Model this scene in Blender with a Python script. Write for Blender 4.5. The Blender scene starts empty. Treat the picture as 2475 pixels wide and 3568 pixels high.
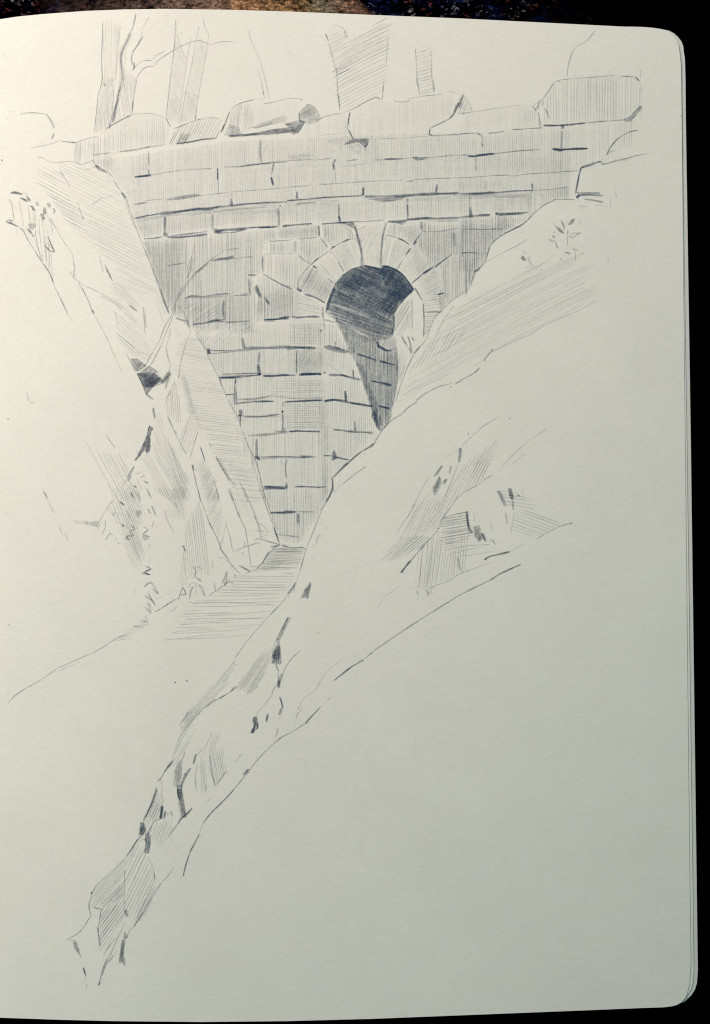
import bpy, math, random
from math import radians, sin, cos, pi
random.seed(7)
# ------------------------------------------------------------------ frame
FW, FH = 2475.0, 3568.0          # the sketch is laid out on the paper in these units
S = 6.0e-5                       # metres per unit at the crest of the page (page about 21 cm tall)
H = 0.32                         # lens height above the page
sc = bpy.context.scene
cam_d = bpy.data.cameras.new("camera")
cam = bpy.data.objects.new("camera", cam_d)
sc.collection.objects.link(cam)
cam.location = (0, 0, H)
cam.rotation_euler = (0, 0, 0)
cam_d.sensor_fit = 'VERTICAL'
cam_d.sensor_height = 36.0
cam_d.lens = 36.0 * H / (FH * S)
cam_d.clip_start = 0.01
cam_d.clip_end = 20.0
sc.camera = cam
sc.cycles.transparent_max_bounces = 48
sc.cycles.filter_width = 1.15
# ------------------------------------------------------------------ sky and added area lamp
w = bpy.data.worlds.new("World"); sc.world = w; w.use_nodes = True
nt = w.node_tree; bg = nt.nodes["Background"]
sky = nt.nodes.new("ShaderNodeTexSky"); sky.sky_type = 'NISHITA'; sky.sun_disc = False
sky.sun_elevation = radians(50); sky.sun_rotation = radians(-50)
sky.air_density = 0.6; sky.dust_density = 4.0; sky.ozone_density = 1.0
tint = nt.nodes.new("ShaderNodeMix"); tint.data_type = 'RGBA'; tint.blend_type = 'MULTIPLY'; tint.inputs[0].default_value = 1.0
tint.inputs[7].default_value = (0.23, 0.82, 0.79, 1.0)      # added teal tint on the sky colour, fitted for cool fill on the page
nt.links.new(sky.outputs[0], tint.inputs[6]); nt.links.new(tint.outputs[2], bg.inputs[0]); bg.inputs[1].default_value = 0.05
area_d = bpy.data.lights.new("added_area_light", 'AREA'); area_d.energy = 2.9; area_d.shape = 'RECTANGLE'  # added lamp, source unseen, fitted to brighten the page toward its top left
area_d.size = 0.25; area_d.size_y = 0.30; area_d.color = (1.0, 0.828, 0.785)
area_obj = bpy.data.objects.new("added_area_light", area_d); sc.collection.objects.link(area_obj)
from mathutils import Vector
area_obj.location = (-0.25, 0.27, 0.35)
area_obj.rotation_euler = (Vector((0.03, -0.03, 0)) - area_obj.location).to_track_quat('-Z', 'Y').to_euler()
sc.view_settings.view_transform = 'Standard'; sc.view_settings.look = 'None'
sc.view_settings.exposure = 0.0; sc.view_settings.gamma = 1.0; sc.view_settings.use_curve_mapping = False

# ------------------------------------------------------------------ the page surface
def zsurf(px):
    """height of the open page over the spread: it rolls down into the gutter, and a little to the fore edge"""
    if px < -6: px = -12 - px        # the facing page mirrors it across the gutter
    if px < 620: return -0.0046 * ((620 - px) / 620.0) ** 2
    return -0.0016 * ((px - 620) / 1800.0) ** 2
def W(px, py, dz=0.0):
    """point of the paper under unit (px, py), at dz above its surface"""
    z = zsurf(px) + dz
    k = (H - z) / H
    return ((px - FW / 2) * S * k, (FH / 2 - py) * S * k, z)

# ------------------------------------------------------------------ materials
def mat(name):
    m = bpy.data.materials.new(name); m.use_nodes = True
    n = m.node_tree; b = n.nodes["Principled BSDF"]
    b.inputs["Specular IOR Level"].default_value = 0.15
    return m, n, b
def node(n, t, **kw):
    x = n.nodes.new(t)
    for k, v in kw.items(): setattr(x, k, v)
    return x
def ramp(n, src, stops):
    r = node(n, "ShaderNodeValToRGB"); e = r.color_ramp.elements
    while len(e) > 1: e.remove(e[0])
    e[0].position, e[0].color = stops[0][0], (*stops[0][1], 1)
    for p, c in stops[1:]:
        q = e.new(p); q.color = (*c, 1)
    n.links.new(src, r.inputs[0]); return r
def noise(n, vec, scale, detail=3, rough=.5, stretch=None):
    if stretch:
        mp = node(n, "ShaderNodeMapping"); mp.inputs["Scale"].default_value = stretch
        n.links.new(vec, mp.inputs[0]); vec = mp.outputs[0]
    t = node(n, "ShaderNodeTexNoise"); t.inputs["Scale"].default_value = scale
    t.inputs["Detail"].default_value = detail; t.inputs["Roughness"].default_value = rough
    n.links.new(vec, t.inputs["Vector"]); return t
def mth(n, op, a, b=None, c=None):
    x = node(n, "ShaderNodeMath", operation=op)
    for i, v in enumerate((a, b, c)):
        if v is None: continue
        if isinstance(v, (int, float)): x.inputs[i].default_value = v
        else: n.links.new(v, x.inputs[i])
    return x.outputs[0]
def mixc(n, fac, a, b, mode='MIX'):
    x = node(n, "ShaderNodeMix", data_type='RGBA', blend_type=mode)
    for sock, v in ((x.inputs[0], fac), (x.inputs[6], a), (x.inputs[7], b)):
        if isinstance(v, (int, float)): sock.default_value = v
        elif isinstance(v, tuple): sock.default_value = (*v, 1)
        else: n.links.new(v, sock)
    return x.outputs[2]

def paper_material(name, col):
    m, n, b = mat(name)
    tc = node(n, "ShaderNodeTexCoord").outputs["Object"]
    big = noise(n, tc, 45, 3, .6)                       # cloudy unevenness of the pulp
    fib = noise(n, tc, 1500, 3, .6, (0.5, 1.0, 1.0))    # fibres lying along the sheet
    fine = noise(n, tc, 2600, 2, .6)
    c1 = ramp(n, big.outputs[0], [(.3, tuple(v * .975 for v in col)), (.7, tuple(min(1, v * 1.02) for v in col))])
    tint = noise(n, tc, 260, 2, .5)
    c2 = mixc(n, .05, c1.outputs[0], tint.outputs["Color"], 'OVERLAY')
    g = mth(n, 'ADD', mth(n, 'MULTIPLY', fib.outputs[0], .6), mth(n, 'MULTIPLY', fine.outputs[0], .4))
    sh = ramp(n, g, [(.3, (.93,) * 3), (.62, (1.0,) * 3)])
    n.links.new(mixc(n, 1.0, c2, sh.outputs[0], 'MULTIPLY'), b.inputs["Base Color"])
    b.inputs["Roughness"].default_value = .85
    bp = node(n, "ShaderNodeBump"); bp.inputs["Strength"].default_value = .35; bp.inputs["Distance"].default_value = .00004
    n.links.new(g, bp.inputs["Height"]); n.links.new(bp.outputs[0], b.inputs["Normal"])
    return m
M_paper = paper_material("cream_paper", (.82, .80, .705))
M_paper2 = paper_material("cool_paper", (.68, .68, .62))

def graphite(name, col):
    m, n, b = mat(name)
    b.inputs["Base Color"].default_value = (*col, 1); b.inputs["Roughness"].default_value = .7
    tc = node(n, "ShaderNodeTexCoord").outputs["Object"]
    at = node(n, "ShaderNodeAttribute", attribute_name="dens")
    g1 = noise(n, tc, 3600, 2, .7); g2 = noise(n, tc, 1100, 2, .6)
    gr = mth(n, 'ADD', mth(n, 'MULTIPLY', g1.outputs[0], .65), mth(n, 'MULTIPLY', g2.outputs[0], .35))
    k = mth(n, 'MULTIPLY_ADD', gr, 2.7, -.35)            # the tooth of the paper breaks the line
    a = node(n, "ShaderNodeMath", operation='MULTIPLY', use_clamp=True)
    n.links.new(at.outputs["Fac"], a.inputs[0]); n.links.new(k, a.inputs[1])
    n.links.new(a.outputs[0], b.inputs["Alpha"])
    return m
M_gr = graphite("graphite_pencil", (.062, .096, .145))
M_gr_dark = graphite("graphite_pressed_hard", (.036, .086, .155))
M_rust = graphite("rust_speck", (.32, .18, .09))

def link(name, verts, faces, m, parent=None, dens=None):
    me = bpy.data.meshes.new(name); me.from_pydata(verts, [], faces); me.materials.append(m)
    if dens is not None:
        a = me.attributes.new("dens", 'FLOAT', 'POINT'); a.data.foreach_set("value", dens)
    o = bpy.data.objects.new(name, me); sc.collection.objects.link(o)
    if parent: o.parent = parent
    return o

# ------------------------------------------------------------------ tabletop
TZ = -0.0145
m_t, n, b = mat("scuffed_painted_board")
b.inputs["Roughness"].default_value = .9; b.inputs["Specular IOR Level"].default_value = 0.0
tc = node(n, "ShaderNodeTexCoord").outputs["Object"]
sep = node(n, "ShaderNodeSeparateXYZ"); n.links.new(tc, sep.inputs[0])
wob = noise(n, tc, 60, 4, .65)
xw = mth(n, 'ADD', sep.outputs[0], mth(n, 'MULTIPLY_ADD', wob.outputs[0], .030, -.015))
drift = mth(n, 'MULTIPLY', mth(n, 'ADD', noise(n, tc, 14, 3, .6).outputs[0], -.5), mth(n, 'MULTIPLY_ADD', sep.outputs[1], 5.0, -.535))
xw = mth(n, 'ADD', xw, drift)                          # the worn patches wander away from the book
U = mth(n, 'MULTIPLY_ADD', xw, 1 / .16, .5)             # 0 at the left end of the painted band, 1 at the right
bare = ramp(n, U, [(.06, (0, 0, 0)), (.13, (.7,) * 3), (.24, (1, 1, 1)), (.50, (1, 1, 1)), (.53, (0, 0, 0))])
hue = ramp(n, U, [(.10, (.05, .03, .025)), (.24, (.20, .13, .10)), (.32, (.26, .16, .11)), (.385, (.42, .23, .11)), (.43, (.34, .21, .10)), (.455, (.25, .22, .15)), (.50, (.30, .17, .11)), (.55, (.18, .07, .05))])
pat = noise(n, tc, 210, 5, .7)
worn = ramp(n, pat.outputs[0], [(.36, (.03, .03, .05)), (.46, (.6, .6, .62)), (.60, (1, 1, 1)), (.72, (1.35, 1.2, 1.1))])
c_b = mixc(n, 1.0, hue.outputs[0], worn.outputs[0], 'MULTIPLY')
vor = node(n, "ShaderNodeTexVoronoi", feature='DISTANCE_TO_EDGE'); vor.inputs["Scale"].default_value = 150
mp = node(n, "ShaderNodeMapping"); mp.inputs["Scale"].default_value = (.55, 1.3, 1)
dist = mixc(n, .04, tc, noise(n, tc, 300, 3, .6).outputs["Color"], 'ADD')
n.links.new(dist, mp.inputs[0]); n.links.new(mp.outputs[0], vor.inputs["Vector"])
crack = ramp(n, vor.outputs["Distance"], [(.0, (.02,) * 3), (.035, (.25,) * 3), (.07, (1,) * 3)])
c_b = mixc(n, .8, c_b, crack.outputs[0], 'MULTIPLY')
scr = noise(n, dist, 420, 3, .7, (.10, 1.6, 1))         # scratches running along the board
c_b = mixc(n, .9, c_b, ramp(n, scr.outputs[0], [(.31, (.06,) * 3), (.39, (.85,) * 3), (.56, (1.1,) * 3), (.68, (1.9,) * 3)]).outputs[0], 'MULTIPLY')
fine = noise(n, tc, 1100, 2, .6, (.6, 1.4, 1))
c_b = mixc(n, 1.0, c_b, ramp(n, fine.outputs[0], [(.35, (.35,) * 3), (.55, (1,) * 3), (.7, (1.7,) * 3)]).outputs[0], 'MULTIPLY')
# black ground with threads of blue, red and white paint caught on the weave
yl = node(n, "ShaderNodeTexNoise"); 
thr = noise(n, tc, 950, 2, .75, (.8, 1.4, 1)); sel = noise(n, tc, 130, 2, .5)
sp = ramp(n, thr.outputs[0], [(.57, (0, 0, 0)), (.66, (1, 1, 1))])
tone = ramp(n, sel.outputs[0], [(.34, (.30, .30, .33)), (.42, (.16, .05, .03)), (.50, (.006, .008, .03)), (.58, (.015, .025, .11)), (.66, (.30, .30, .30))])
xr = ramp(n, U, [(-0.0, (.5,) * 3), (.12, (.8,) * 3), (.52, (1,) * 3), (.70, (.55,) * 3), (.84, (0, 0, 0))])
c_k = mixc(n, 1.0, mixc(n, 1.0, tone.outputs[0], sp.outputs[0], 'MULTIPLY'), xr.outputs[0], 'MULTIPLY')
navy = noise(n, tc, 160, 3, .6)
c_k = mixc(n, 1.0, c_k, mixc(n, 1.0, ramp(n, navy.outputs[0], [(.5, (0, 0, 0)), (.68, (.003, .004, .018))]).outputs[0], xr.outputs[0], 'MULTIPLY'), 'ADD')
col = mixc(n, bare.outputs[0], c_k, c_b)
far = ramp(n, mth(n, 'MULTIPLY_ADD', sep.outputs[1], 10, -.6), [(.15, (0, 0, 0)), (.25, (1, 1, 1))])   # the paint lies along the far side of the board
n.links.new(mixc(n, 1.0, col, far.outputs[0], 'MULTIPLY'), b.inputs["Base Color"])
bp = node(n, "ShaderNodeBump"); bp.inputs["Strength"].default_value = .5; bp.inputs["Distance"].default_value = .0002
n.links.new(pat.outputs[0], bp.inputs["Height"]); n.links.new(bp.outputs[0], b.inputs["Normal"])
table = link("tabletop", [(x, y, TZ - d) for d in (0, .02) for x, y in ((-.6, -.6), (.6, -.6), (.6, .6), (-.6, .6))],
             [(0, 1, 2, 3), (7, 6, 5, 4), (0, 4, 5, 1), (1, 5, 6, 2), (2, 6, 7, 3), (3, 7, 4, 0)], m_t)
table["kind"] = "structure"; table["label"] = "black painted tabletop with worn brown, orange and blue paint along its far side"

# ------------------------------------------------------------------ sketchbook
def interp(tab, x):
    if x <= tab[0][0]: return tab[0][1]
    for (a, b_), (c, d) in zip(tab, tab[1:]):
        if x <= c: return b_ + (d - b_) * (x - a) / (c - a) if c > a else d
    return tab[-1][1]
TOP = [(-6, 68), (0, 67), (60, 58), (150, 49), (300, 38), (430, 33), (580, 31), (800, 34), (1000, 40), (1300, 52), (1600, 64), (1900, 79), (2200, 94), (2243, 96), (2278, 101), (2311, 108), (2332, 120), (2349, 137), (2360, 153), (2367, 169), (2370, 195), (2374, 230), (2376, 400), (2387, 1500), (2403, 3000), (2406, 3241), (2408, 3350)]
BOT = [(-6, 3545), (0, 3546), (200, 3553), (400, 3558), (700, 3561), (1000, 3558), (1300, 3550), (1700, 3534), (2100, 3518), (2241, 3512), (2311, 3510), (2342, 3506), (2358, 3502), (2375, 3492), (2391, 3474), (2403, 3429), (2408, 3350)]
OTOP = [(-6, 70), (0, 69), (300, 41), (580, 35), (1000, 44), (1600, 67), (1900, 82), (2150, 93), (2200, 93), (2243, 94), (2278, 97), (2304, 101), (2332, 107), (2349, 116), (2363, 129), (2374, 143), (2381, 160), (2383, 179), (2387, 205), (2389, 278), (2390, 400), (2407, 1500), (2427, 3000), (2431, 3311), (2432, 3380)]
OBOT = [(-6, 3543), (0, 3544), (400, 3555), (700, 3557), (1300, 3546), (1700, 3530), (2100, 3514), (2300, 3508), (2345, 3503), (2370, 3497), (2382, 3492), (2391, 3485), (2410, 3467), (2422, 3448), (2429, 3424), (2432, 3380)]
def sheet(name, top, bot, m, parent, zoff, thick, shrink=0.0, flat=None):
    xs = [p[0] for p in top] + [p[0] for p in bot]; xs = sorted(set(xs + [x for x in range(-2200, 2200, 25) if min(xs) < x < max(xs)]))
    v, f = [], []
    for x in xs:
        yt, yb = interp(top, x), interp(bot, x)
        if x in (xs[0], xs[-1]): yb = max(yb, yt + 1)
        xx = x - shrink * max(0, (x - 1200) / 1200)
        cy = FH / 2; s = 1 - shrink / 1800
        yt, yb = cy + (yt - cy) * s, cy + (yb - cy) * s
        a, c = W(xx, yt, zoff), W(xx, yb, zoff)
        z2 = (a[2] - thick) if flat is None else flat
        v += [a, c, (a[0], a[1], z2), (c[0], c[1], z2)]
    for i in range(len(xs) - 1):
        p, q = 4 * i, 4 * i + 4
        f += [(p, p + 1, q + 1, q), (p + 2, q + 2, q + 3, p + 3), (p, q, q + 2, p + 2), (p + 1, p + 3, q + 3, q + 1)]
    e = 4 * (len(xs) - 1)
    f += [(0, 2, 3, 1), (e, e + 1, e + 3, e + 2)]
    return link(name, v, f, m, parent)
book = bpy.data.objects.new("sketchbook", None); sc.collection.objects.link(book)
book["label"] = "open sketchbook with a pencil drawing of a stone arch bridge on its cream page"
book["category"] = "sketchbook"
page = sheet("page", TOP, BOT, M_paper, book, 0.0, 0.00012)
page["label"] = "top cream page carrying the pencil drawing"
def mixo(k):
    xs = sorted(set([p[0] for p in OTOP]))
    return [(x - k, y) for x, y in OTOP], [(x - k, y) for x, y in OBOT]
a, c = mixo(14)
sheet("page", a, c, M_paper, book, -0.00014, 0.00010)["label"] = "second page, showing as a narrow strip at the fore edge"
a, c = mixo(0)
sheet("page", a, c, M_paper2, book, -0.00030, 0.00012)["label"] = "lower page sticking out farthest at the fore edge"
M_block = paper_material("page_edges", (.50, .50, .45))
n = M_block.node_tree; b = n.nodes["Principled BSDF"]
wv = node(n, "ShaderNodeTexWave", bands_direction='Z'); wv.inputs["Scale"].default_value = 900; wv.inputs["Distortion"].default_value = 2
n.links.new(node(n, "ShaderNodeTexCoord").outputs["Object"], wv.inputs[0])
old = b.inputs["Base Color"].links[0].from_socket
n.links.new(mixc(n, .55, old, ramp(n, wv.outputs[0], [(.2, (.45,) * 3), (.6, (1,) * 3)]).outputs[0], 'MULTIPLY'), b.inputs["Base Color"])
sheet("page_block", OTOP, OBOT, M_block, book, -0.00044, 0, shrink=8, flat=TZ + 0.0024)
M_cover, n, b = mat("black_cover"); b.inputs["Roughness"].default_value = .9; b.inputs["Specular IOR Level"].default_value = 0.0
cn = noise(n, node(n, "ShaderNodeTexCoord").outputs["Object"], 1500, 2, .5)
n.links.new(ramp(n, cn.outputs[0], [(.3, (.0002,) * 3), (.7, (.0005,) * 3)]).outputs[0], b.inputs["Base Color"])
def mirror(tab): return [(-12 - x, y) for x, y in reversed(tab)]
sheet("page", mirror(TOP), mirror(BOT), M_paper, book, 0.0, 0.00012)["label"] = "blank facing page left of the gutter"
sheet("page_block", mirror(OTOP), mirror(OBOT), M_block, book, -0.00044, 0, flat=TZ + 0.0024)
def cover():
    x0, x1, y0, y1, r = -.2255, .0765, -.1050, .1035, .006
    pts = [(x0, y0)]
    for cx, cy, a0 in ((x1 - r, y0 + r, -90), (x1 - r, y1 - r, 0)):
        pts += [(cx + r * cos(radians(a0 + t)), cy + r * sin(radians(a0 + t))) for t in range(0, 91, 10)]
    pts.append((x0, y1)); k = len(pts)
    v = [(x, y, TZ + .0022) for x, y in pts] + [(x, y, TZ + .0001) for x, y in pts]
    f = [tuple(range(k)), tuple(range(2 * k - 1, k - 1, -1))] + [(i, i + k, (i + 1) % k + k, (i + 1) % k) for i in range(k)]
    return link("cover", v, f, M_cover, book)
cover()

# ------------------------------------------------------------------ pencil
CUR = {}; order = []
gname = None; X0 = Y0 = 0.0; K = 1.0; layer = 0
def G(name, label=None):
    global gname
    gname = name if name not in CUR else name
    if name not in CUR: CUR[name] = ([], [], [], label); order.append(name)
def R(x, y, s):
    global X0, Y0, K
    X0, Y0, K = x, y, s
def P(t):
    return [(X0 + float(a) * K, Y0 + float(b) * K) for a, b in (q.split(',') for q in t.split())]
def smooth(p, step):
    out = []
    for i in range(len(p) - 1):
        p0, p1, p2, p3 = p[max(i - 1, 0)], p[i], p[i + 1], p[min(i + 2, len(p) - 1)]
        d = math.dist(p1, p2); k = max(1, int(d / step))
        for j in range(k):
            t = j / k
            if len(p) == 2: out.append((p1[0] + (p2[0] - p1[0]) * t, p1[1] + (p2[1] - p1[1]) * t)); continue
            c = []
            for q in (0, 1):
                m1 = (p2[q] - p0[q]) * .35; m2 = (p3[q] - p1[q]) * .35
                h1 = 2 * t ** 3 - 3 * t ** 2 + 1; h2 = -2 * t ** 3 + 3 * t ** 2; h3 = t ** 3 - 2 * t ** 2 + t; h4 = t ** 3 - t ** 2
                c.append(h1 * p1[q] + h2 * p2[q] + h3 * m1 + h4 * m2)
            out.append(tuple(c))
    out.append(p[-1]); return out
ZL = 0
def ribbon(p, w, d, sub=0, tap=.35, jit=.5, tail=1.0):
    """one pencil stroke lying on the paper: w wide, d dense, lifting off at its ends"""
    global ZL
    v, f, ds, _ = CUR[gname]
    ZL += 1
    dz = 0.000012 + ((layer % 64) * 5 + sub % 5) * 1.0e-7
    n0 = len(v); n_ = len(p)
    if n_ < 2: return
    ph = random.uniform(0, 9); Ls = sum(math.dist(a, b) for a, b in zip(p, p[1:])) or 1
    for i, (x, y) in enumerate(p):
        a = p[max(i - 1, 0)]; c = p[min(i + 1, n_ - 1)]
        dx, dy = c[0] - a[0], c[1] - a[1]; L_ = math.hypot(dx, dy) or 1
        t = i / (n_ - 1)
        e = min(1, .25 + min(t, 1 - t) * Ls / min(.3 * Ls, 16)) if tap else 1
        k = 1 - tap + tap * e
        ww = w * .5 * k * (1 + .22 * sin(ph + i * .9))
        dd = d * (1 - .45 * (1 - e) * (tail if t > .5 else .6)) * (1 + .18 * sin(ph * 2 + i * .63))
        ox, oy = random.uniform(-jit, jit) * .6, random.uniform(-jit, jit) * .6
        ww *= 1.45
        nx, ny = -dy / L_ * ww, dx / L_ * ww
        v.append(W(x + nx + ox, y + ny + oy, dz)); v.append(W(x + ox, y + oy, dz)); v.append(W(x - nx + ox, y - ny + oy, dz))
        ds += [dd * .08, dd, dd * .08]            # the point presses hardest in the middle of its track
    for i in range(n_ - 1):
        q = n0 + 3 * i; f += [(q, q + 1, q + 4, q + 3), (q + 1, q + 2, q + 5, q + 4)]
def l(t, w=3, d=.5):
    """a drawn line"""
    global layer
    layer += 1; p = P(t)
    if gname not in ('drawn_tunnel', 'drawn_arch', 'drawn_bridge_wall'): d *= .9
    ww = max(2.7, w * K * (1.55 if K < .45 and w >= 5 else 1.3))
    Lt = sum(math.dist(a, b) for a, b in zip(p, p[1:]))
    q = smooth(p, 9 if Lt < 160 else 14)
    if len(q) == 2: q = [q[0], ((q[0][0] + q[1][0]) / 2, (q[0][1] + q[1][1]) / 2), q[1]]
    ribbon(q, ww, min(1, d * (.80 if ww < 3.2 else .88 if ww < 4.5 else .95)), 0, .4 if ww < 4 else .25, .5)
    if ww > 4.5:      # a broad line is several passes of the point
        for j in range(int(ww / 2.2)):
            o = random.uniform(-.5, .5) * ww * .75; o2 = random.uniform(-.3, .3) * ww
            a = random.uniform(0, .35); b_ = random.uniform(.65, 1)
            i0, i1 = int(a * (len(q) - 1)), max(int(a * (len(q) - 1)) + 1, int(b_ * (len(q) - 1)) + 1)
            seg = q[i0:i1 + 1]
            if len(seg) > 1: ribbon([(x + o2 * .2, y + o) if abs(q[-1][0] - q[0][0]) > abs(q[-1][1] - q[0][1]) else (x + o, y + o2 * .2) for x, y in seg], 2.2, d * .5, 1 + j, .4, .4)
def scan(poly, ang, sp, off=0.0):
    a = radians(-ang); ca, sa = cos(a), sin(a)
    r = [(x * ca + y * sa, -x * sa + y * ca) for x, y in poly]
    lo, hi = min(q[1] for q in r), max(q[1] for q in r); y = lo + sp * (.3 + off); out = []
    while y < hi:
        yy = y + random.uniform(-.16, .16) * sp; xs = []
        for (x1, y1), (x2, y2) in zip(r, r[1:] + r[:1]):
            if (y1 <= yy) != (y2 <= yy): xs.append(x1 + (x2 - x1) * (yy - y1) / (y2 - y1))
        xs.sort()
        for s0, s1 in zip(xs[::2], xs[1::2]): out.append((s0, s1, yy))
        y += sp
    return out, ca, sa
def h(t, ang=90, sp=7, d=.2, w=2.2, e=5, skip=.03, bow=0.0, gain=.60):
    """a patch of parallel hatching inside a polygon"""
    global layer
    d = d * gain
    layer += 1; poly = P(t)
    segs, ca, sa = scan(poly, ang, sp)
    drift = random.uniform(0, 9)
    for i, (s0, s1, y) in enumerate(segs):
        if random.random() < skip: continue
        s0 += random.uniform(-e, e * .6); s1 += random.uniform(-e * .6, e)
        if s1 - s0 < 4: continue
        k = max(2, int((s1 - s0) / 30)); tl = random.uniform(-.018, .018) * (s1 - s0)
        pts = []
        for j in range(k + 1):
            u = j / k; x = s0 + (s1 - s0) * u
            yy = y + tl * (u - .5) + bow * (s1 - s0) * (u - .5) ** 2
            pts.append((x * ca - yy * sa, x * sa + yy * ca))
        if random.random() < .5: pts.reverse()
        dd = d * random.uniform(.8, 1.2) * (1 + .12 * sin(drift + i * .35))
        ribbon(pts, w * random.uniform(1.0, 1.35), min(1, dd), i, .3, .35)
def f(t, d=.5, ang=45, sp=2.6, w=3.4):
    """a patch rubbed or hatched solid"""
    if gname != "drawn_tunnel": d *= .8
    h(t, ang, sp, d * .78, w, 1.2, 0.0, 0.0, 1.0)
    p = P(t)
    if d >= .3:
        p = p + [p[0]]; ribbon(smooth(p, 10), 2.3, d * .45, 4, 0, .3)
def s(t, d=.08, ang=90):
    """graphite dust rubbed over an area"""
    h(t, ang, 9, d * .5, 15, 3, 0.0, 0.0, 1.0)
def dot(x, y, r=2.2, d=.7):
    global layer
    layer += 1; p = P("%g,%g" % (x, y))[0]
    ribbon([(p[0] - r, p[1] - r * .4), p, (p[0] + r, p[1] + r * .4)], r * 1.6, d, 0, .3, .3)

# ================================================================== the drawing
A_ = (0, 0, .50125); B_ = (800, 0, .50125); C_ = (1600, 0, .54825); D_ = (0, 500, .50125)
E_ = (400, 500, .37594); F_ = (1000, 500, .37594); I_ = (1600, 500, .37594); J_ = (900, 750, .37594)
K_ = (500, 900, .37594); M_ = (1000, 1000, .37594); N_ = (700, 1300, .37594); O_ = (1300, 800, .50125)
Q_ = (200, 900, .37594); S_ = (200, 1300, .37594); T_ = (0, 1700, .50125); U_ = (500, 1700, .50125)
V_ = (1200, 1400, .56391); X_ = (500, 2250, .50125); Y_ = (150, 2750, .50125); Z_ = (200, 2950, .37594)
ONE = (0, 0, 1)

G("drawn_tree#1", "drawn bare trunk pair at the left edge of the drawing")
R(*A_)
l("712,150 714,250 706,400 712,540 705,590 682,660 678,720 668,810 657,920", 4, .62)
l("838,185 828,260 815,320 812,450 805,560", 3, .28); l("795,620 778,800 765,890", 4, .5)
h("718,150 782,150 838,200 812,560 715,600 706,400", 91, 6, .24, 2.2, 8)
h("705,590 795,590 765,880 662,918 682,700", 95, 4.2, .33, 2.5, 4)
h("712,545 805,540 790,600 715,600", 92, 4, .25); l("722,570 727,602 735,585", 4, .5)
l("945,98 935,130 922,200 905,225 888,250", 4, .6); l("945,100 938,150 918,215", 4, .5)
l("912,230 885,285 855,340 842,380 842,440 850,510 848,560 835,620", 22, .22)
l("905,235 870,310 845,370 842,440 850,520", 4, .4)
l("835,600 820,690 800,770 785,850", 16, .32); l("838,600 815,700 790,790 780,850", 4, .6); l("785,852 800,800 822,690", 6, .45)
l("1038,118 990,200 985,250 955,310 920,360", 3, .32); l("1000,250 960,310 922,370 915,430 935,460", 6, .5)
l("915,430 935,440 930,480 922,488", 5, .65)
h("875,470 920,520 952,545 922,790 795,850 832,640", 97, 4.6, .24, 2.4, 4)
h("850,520 950,545 945,640 830,640", 96, 5, .12); l("878,350 870,450 858,560", 3, .2)
l("952,550 935,650 925,730", 3, .45); l("926,700 918,790", 5, .7)
l("922,488 945,460 990,425 1060,418", 4, .55); l("1062,416 1090,385 1150,352", 4, .42)
l("948,542 1005,470 1075,457", 4.5, .6); l("1075,457 1095,425 1180,365 1260,320 1380,280 1465,312", 4, .5); l("1465,312 1530,292 1596,288 1640,294", 3, .4)
G("drawn_tree#2", "drawn pair of slanting light trunks behind the parapet")
l("1222,140 1215,300 1195,470 1170,680 1155,820", 3.5, .5); l("1222,150 1240,250 1262,330 1290,400", 3, .2)
l("1330,250 1300,420 1270,650 1240,850", 3, .28); l("1385,180 1360,300 1330,470 1290,650 1252,860", 3, .33)
l("1412,120 1425,190 1450,240 1430,400 1400,550 1370,740 1360,832", 3, .3); l("1362,800 1358,835", 5, .6)
h("1220,200 1262,330 1298,420 1240,850 1180,880 1158,800 1198,420", -62, 5.5, .2, 2.2, 4)
h("1385,240 1440,300 1405,550 1360,820 1250,862 1290,650 1340,440", -60, 5.5, .2, 2.2, 4)
h("1290,640 1385,650 1360,822 1255,860", -62, 5, .16); h("1170,690 1255,690 1240,850 1160,830", -62, 5, .14)
G("drawn_tree#3", "drawn broad hatched trunk behind the middle of the parapet")
R(*B_)
l("668,232 685,275", 6, .45); l("670,235 700,330 740,490", 3.5, .42); l("742,470 748,560 755,680", 3.5, .5); l("755,655 768,770", 6, .6)
l("1112,240 1103,260 1090,440", 4.5, .4); l("1076,530 1068,640", 3, .4); l("1068,600 1066,650 1062,690", 5, .65)
l("690,220 740,175 790,195 808,230", 2.5, .25); l("798,215 808,262 820,260 812,215", 4, .45)
h("690,245 800,205 830,290 1080,120 1110,200 1112,250 1090,470 1074,560 1066,655 1000,680 815,770 765,740 745,520 712,500 740,470 700,330", 27, 12, .30, 2.7, 12, .02, .06)
h("830,290 1080,120 1110,200 1090,330 820,480 745,500 740,420", 29, 13, .25, 2.4, 12, .05, .06)
h("690,250 790,205 820,330 710,400", 22, 14, .2)
l("745,520 840,478", 5, .5); l("712,500 760,480 850,425", 3, .45)
G("drawn_tree#4", "drawn thin slanting sapling of two faint lines")
l("128,200 150,280 210,410 215,440", 3, .28); l("212,436 240,520 258,600 275,685", 3, .35); l("195,485 225,580 243,680", 3, .35); l("230,630 243,680", 4, .5)
G("drawn_tree#5", "drawn small hatched trunk to the right of the broad trunk")
l("1293,340 1300,480 1303,570 1325,660", 3.5, .48); l("1308,510 1310,580 1322,620", 3.5, .45)
l("1400,350 1408,550 1420,640", 3, .38); l("1415,555 1425,642", 5, .45)
h("1300,290 1400,280 1402,340 1300,340", 20, 11, .14); h("1300,340 1402,340 1418,640 1325,662", 17, 11, .33, 2.5, 5)
h("1310,480 1405,440 1408,560 1310,560", 14, 12, .25)
G("drawn_tree#6", "drawn thin bent twig rising at the upper right")
R(*C_)
l("870,188 830,240 790,275 750,290 720,330 695,410 685,490", 3.4, .55)

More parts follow.
